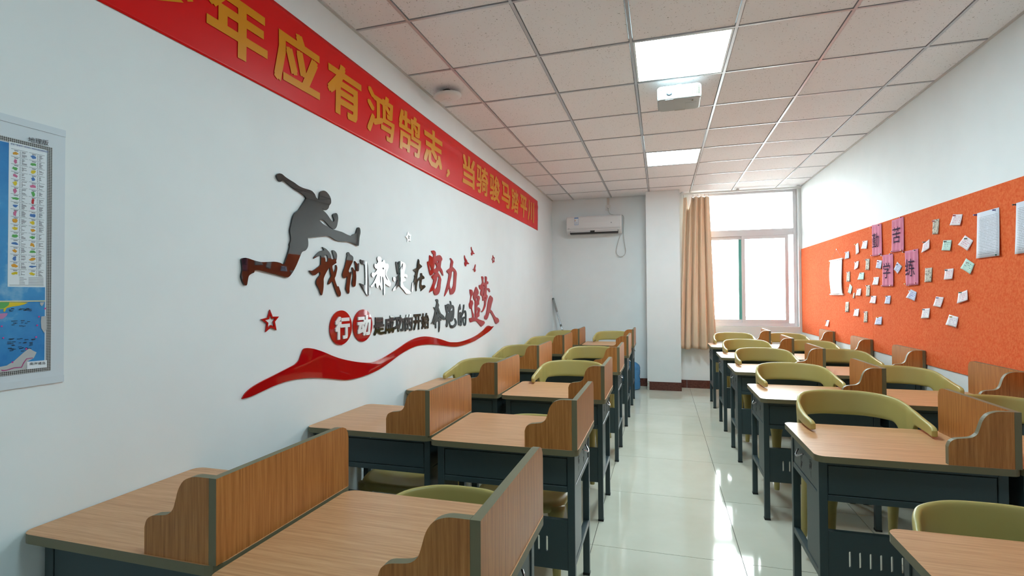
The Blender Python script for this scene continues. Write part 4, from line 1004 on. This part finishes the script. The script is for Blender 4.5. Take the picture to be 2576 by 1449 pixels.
MB().box(-hw + .012, hw - .012, -.2035, -.196, .082, .0835).build('panel_seam', mat('ac_seam', srgb(150, 148, 148), .6), ac)
st = MB().box(-.302, -.238, -.2062, -.2022, .150, .264).build('energy_sticker', mat('sticker_white', srgb(225, 230, 236), .5), ac)
SB = mat('sticker_blue', srgb(58, 120, 190), .5)
MB().box(-.302, -.238, -.2068, -.206, .250, .264).box(-.302, -.238, -.2068, -.206, .150, .155).box(-.302, -.2995, -.2068, -.206, .150, .264).box(-.2405, -.238, -.2068, -.206, .150, .264).build('sticker_band', SB, st)
MB().box(-.296, -.282, -.2068, -.206, .222, .232).build('sticker_band', mat('sticker_yellow', srgb(220, 190, 60), .5), st)
MB().box(-.296, -.284, -.2068, -.206, .206, .216).build('sticker_band', mat('sticker_red', srgb(200, 60, 50), .5), st)
for k in range(3): MB().box(-.294, -.25, -.2068, -.206, .188 - .01 * k, .191 - .01 * k).build('sticker_line', mat('sticker_grey', srgb(150, 160, 175), .5), st)
MB().tube([(.275, -.2045, .165), (.275, -.200, .165)], .009, 14).build('emblem', mat('ac_emblem', srgb(150, 150, 155), .4), ac)
MB().box(-.405, -.385, -.2005, -.19, .092, .097).build('badge', mat('ac_emblem2', srgb(130, 130, 135), .4), ac)
# socket, trunking and power cord
sp = ony((1530, 523), YB)
sock = empty('wall_socket', (sp.x, YB, sp.z))
tag(sock, 'small white wall socket above the air conditioner', 'socket')
MB().box(-.043, .043, -.012, -.0005, -.043, .043).build('plate', WHITE, sock, bevel=.003)
MB().tube([(0, -.012, .005), (0, -.030, .002), (0, -.036, -.01)], [.022, .020, .012], 14).build('plug', WHITE, sock, smooth=True)
tr_ = tag(MB().box(-.020, .020, -.014, -.0005, 0, ZC - sp.z - .052).build('cable_trunking', mat('trunking', srgb(214, 208, 202), .5)), 'short white cable trunking between the socket and the ceiling', 'trunking')
tr_.location = (sp.x, YB, sp.z + .048)
CORD = mat('cord_grey', srgb(186, 182, 176), .5)
def cordpts(pxs, y): return [ony(p, y) for p in pxs]
c7 = crop(1360, 480, .13975)
pp = [Vector((sp.x, YB - .037, sp.z - .012)), Vector((sp.x + .02, YB - .045, AZ1 + .030)), Vector((sp.x + .10, YB - .045, AZ1 + .014)), Vector((AX1 - .06, YB - .045, AZ1 + .014)),
      Vector((AX1 + .012, YB - .045, AZ1 + .012)), Vector((AX1 + .026, YB - .045, AZ1 - .03)), Vector((AX1 + .024, YB - .045, AZ1 - .12)), Vector((AX1 + .018, YB - .045, AZ0 + .08)), Vector((AX1 + .016, YB - .04, AZ0 - .01))] + \
     [ony(c7(*p), YB - .03) for p in ((1500, 890), (1525, 1020), (1536, 1100), (1505, 1165), (1440, 1190), (1385, 1165), (1356, 1110), (1370, 1020), (1405, 880), (1445, 770))]
sm_pts = []
for i in range(len(pp) - 1):
    for k in range(4): sm_pts.append(pp[i].lerp(pp[i + 1], k / 4))
for _ in range(4): sm_pts = [sm_pts[0]] + [(sm_pts[i - 1] + sm_pts[i] * 2 + sm_pts[i + 1]) / 4 for i in range(1, len(sm_pts) - 1)] + [sm_pts[-1]]
cordo = tag(MB().tube(sm_pts, .0042, 8).build('power_cord', CORD, None, smooth=True), 'thin grey power cord looping down beside the air conditioner', 'cord')

# ------------------------------------------------------------------ projector
pz = ZC - .150
fa, fb = onz((1653, 253.5), pz), onz((1765.5, 239.6), pz)
proj = empty('projector', ((fa.x + fb.x) / 2, (fa.y + fb.y) / 2, pz), math.atan2(fb.y - fa.y, fb.x - fa.x) * .35)
tag(proj, 'white ceiling projector hung behind the front light panel', 'projector')
pw = (fb - fa).length / 2; pd, ph_ = .265, .098
def rr(w, d, r, z, n=5):
    o = []
    for cx_, cy_, a0 in ((w - r, d - r, 0), (-w + r, d - r, 90), (-w + r, r, 180), (w - r, r, 270)):
        for k in range(n + 1):
            a = R(a0 + 90 * k / n); o.append((cx_ + r * math.cos(a), cy_ + r * math.sin(a), z))
    return o
def rr_in(w, d, r, z, i): return [(x, y + i, z) for x, y, z in rr(w - i, d - 2 * i, r, z)]
MB().loft([rr_in(pw, pd, .03, 0, .012), rr_in(pw, pd, .032, .004, .004), rr(pw, pd, .035, .014), rr(pw, pd, .035, ph_ - .008), rr_in(pw, pd, .03, ph_, .006)]).build('case', mat('projector_white', srgb(168, 171, 169), .35), proj, smooth=False, bevel=0)
lx = -pw + .085
lens = MB().box(lx - .024, lx + .024, -.003, .006, .024, .076).build('lens_housing', mat('projector_grey', srgb(38, 45, 50), .4), proj, bevel=.006)
MB().tube([(lx, .0, .046), (lx, -.010, .046), (lx, -.012, .046)], [.020, .020, .016], 20).build('lens_ring', mat('lens_ring', srgb(66, 76, 84), .3), lens)
MB().tube([(lx, -.0105, .046), (lx, -.0135, .046)], [.0145, .011], 18).build('lens_glass', mat('lens_blue', srgb(6, 16, 42), .05, coat=1), lens)
MB().box(lx - .062, lx - .036, -.002, .002, .070, .079).build('sensor', mat('projector_dark', srgb(30, 36, 40), .3), proj)
for i in range(4):
    vent = MB()
    x0 = pw - .068 + i * .0150
    for k in range(9): vent.box(x0, x0 + .010, -.0015 if i < 3 else .0, .004, .022 + k * .0068, .0260 + k * .0068)
    vent.build('vent', mat('projector_vent', srgb(52, 48, 20), .5), proj)['kind'] = 'stuff'
MB().box(lx - .028, lx + .028, .010, .028, -.0015, .002).build('badge', mat('projector_badge', srgb(150, 150, 152), .4), proj)
MB().box(.045, pw - .03, .110, .112, -.0006, .002).box(.045, .047, .112, .20, -.0006, .002).build('lamp_door_seam', mat('projector_seam', srgb(160, 158, 158), .5), proj)
MB().tube([(pw - .060, .070, .001), (pw - .060, .070, -.003)], .006, 10).build('screw', mat('brass', srgb(150, 130, 100), .3, metal=.8), proj)
MB().box(-.03, .045, pd - .022, pd - .006, -.0015, .002).build('grip', mat('projector_grip', srgb(190, 188, 186), .5), proj)
lt = text_fit('NEC', lambda u, v, w: Vector((pw - .092 + .040 * u, .052 - .010 * v * -1 - .010, -.0008)), .01)
mesh_obj('lettering', lt, proj, mat('projector_text', srgb(120, 118, 120), .5))
MB().tube([(0, pd / 2, ph_), (0, pd / 2, .150)], .025, 12).build('mount', WHITE, proj)

# ceiling wireless disc
apc = empty('access_point', (-1.545, 3.615, ZC - .062))
tag(apc, 'round white wireless access point hanging under the ceiling tile', 'access point')
apc.rotation_euler = (R(4), R(-5), 0)
def circ(r, z, n=40): return [(r * math.cos(2 * math.pi * k / n), r * math.sin(2 * math.pi * k / n), z) for k in range(n)]
MB().loft([circ(.055, 0), circ(.085, .002), circ(.100, .008), circ(.108, .018), circ(.106, .026), circ(.09, .032), circ(.05, .034)]).build('cover', WHITE, apc, smooth=True)
MB().tube([(0, 0, .030), (0, 0, .062)], .030, 12).build('mount', DARK, apc)
MB().tube([(-.03, .055, .030), (-.02, .06, .048), (.0, .05, .064)], .004, 6).build('cable', mat('red_cable', srgb(150, 60, 40), .5), apc)
MB().box(-.035, -.005, -.001, .001, -.0008, .002).box(.01, .02, -.003, .003, -.0008, .002).box(-.02, .02, .038, .040, -.0004, .004).build('marking', mat('ap_mark', srgb(180, 170, 168), .5), apc)

# ------------------------------------------------------------------ water jug and mop in the far corner
jr = .135
jug = empty('water_jug', (-.452, 8.055, 0))
tag(jug, 'large blue plastic water jug standing beside the column', 'water jug')
JB = mat('jug_blue', srgb(86, 158, 214), .12, .5); JB.node_tree.nodes['Principled BSDF'].inputs['Transmission Weight'].default_value = .35
pr = [(.10, .0), (.128, .006), (.135, .02), (.135, .10), (.131, .11), (.131, .125), (.135, .135), (.126, .20), (.135, .265), (.135, .285), (.131, .295), (.135, .305), (.135, .33), (.122, .365), (.085, .395), (.045, .415), (.028, .425), (.027, .47), (.030, .472), (.030, .485)]
MB().loft([circ(r_, z, 32) for r_, z in pr]).build('bottle', JB, jug, smooth=True)
MB().loft([circ(.033, .462, 20), circ(.033, .492, 20), circ(.028, .496, 20)]).build('cap', mat('cap_white', srgb(215, 220, 225), .4), jug)
MB().box(.1335, .1365, -.045, .045, .17, .25).build('label', mat('jug_label', srgb(210, 216, 220), .5), jug)
tp, lp_ = ony((1391, 750), YB - .03), ony((1412, 822), YB - .11)
d = (lp_ - tp); end = tp + d * ((tp.z - .05) / -d.z)
mop = empty('mop', (end.x, end.y, 0))
tag(mop, 'mop with grey handle leaning in the corner by the slogan wall', 'mop')
lc = lambda f: tp.lerp(end, f) - mop.location
MB().tube([lc(0), lc(.02)], .018, 10).build('hanging_eye', mat('mop_dark', srgb(96, 96, 96), .4), mop)
MB().tube([lc(.02), lc(.17)], .017, 12).build('grip', mat('mop_grey', srgb(150, 150, 148), .5), mop)
MB().tube([lc(.17), lc(.32)], .012, 12).build('upper_pole', CHROME, mop)
MB().tube([lc(.32), lc(.345)], .016, 12).build('collar', mat('mop_collar', srgb(110, 110, 108), .5), mop)
MB().tube([lc(.345), lc(.97)], .010, 12).build('lower_pole', CHROME, mop)
MB().tube([lc(.385), lc(.50)], [.018, .015], 12).build('sleeve', mat('mop_teal', srgb(120, 150, 146), .5), mop)
e = end - mop.location
MB().box(e.x - .16, e.x + .16, e.y - .05, e.y + .05, .0, .035).build('head', mat('mop_head', srgb(170, 172, 170), .9), mop, bevel=.01)
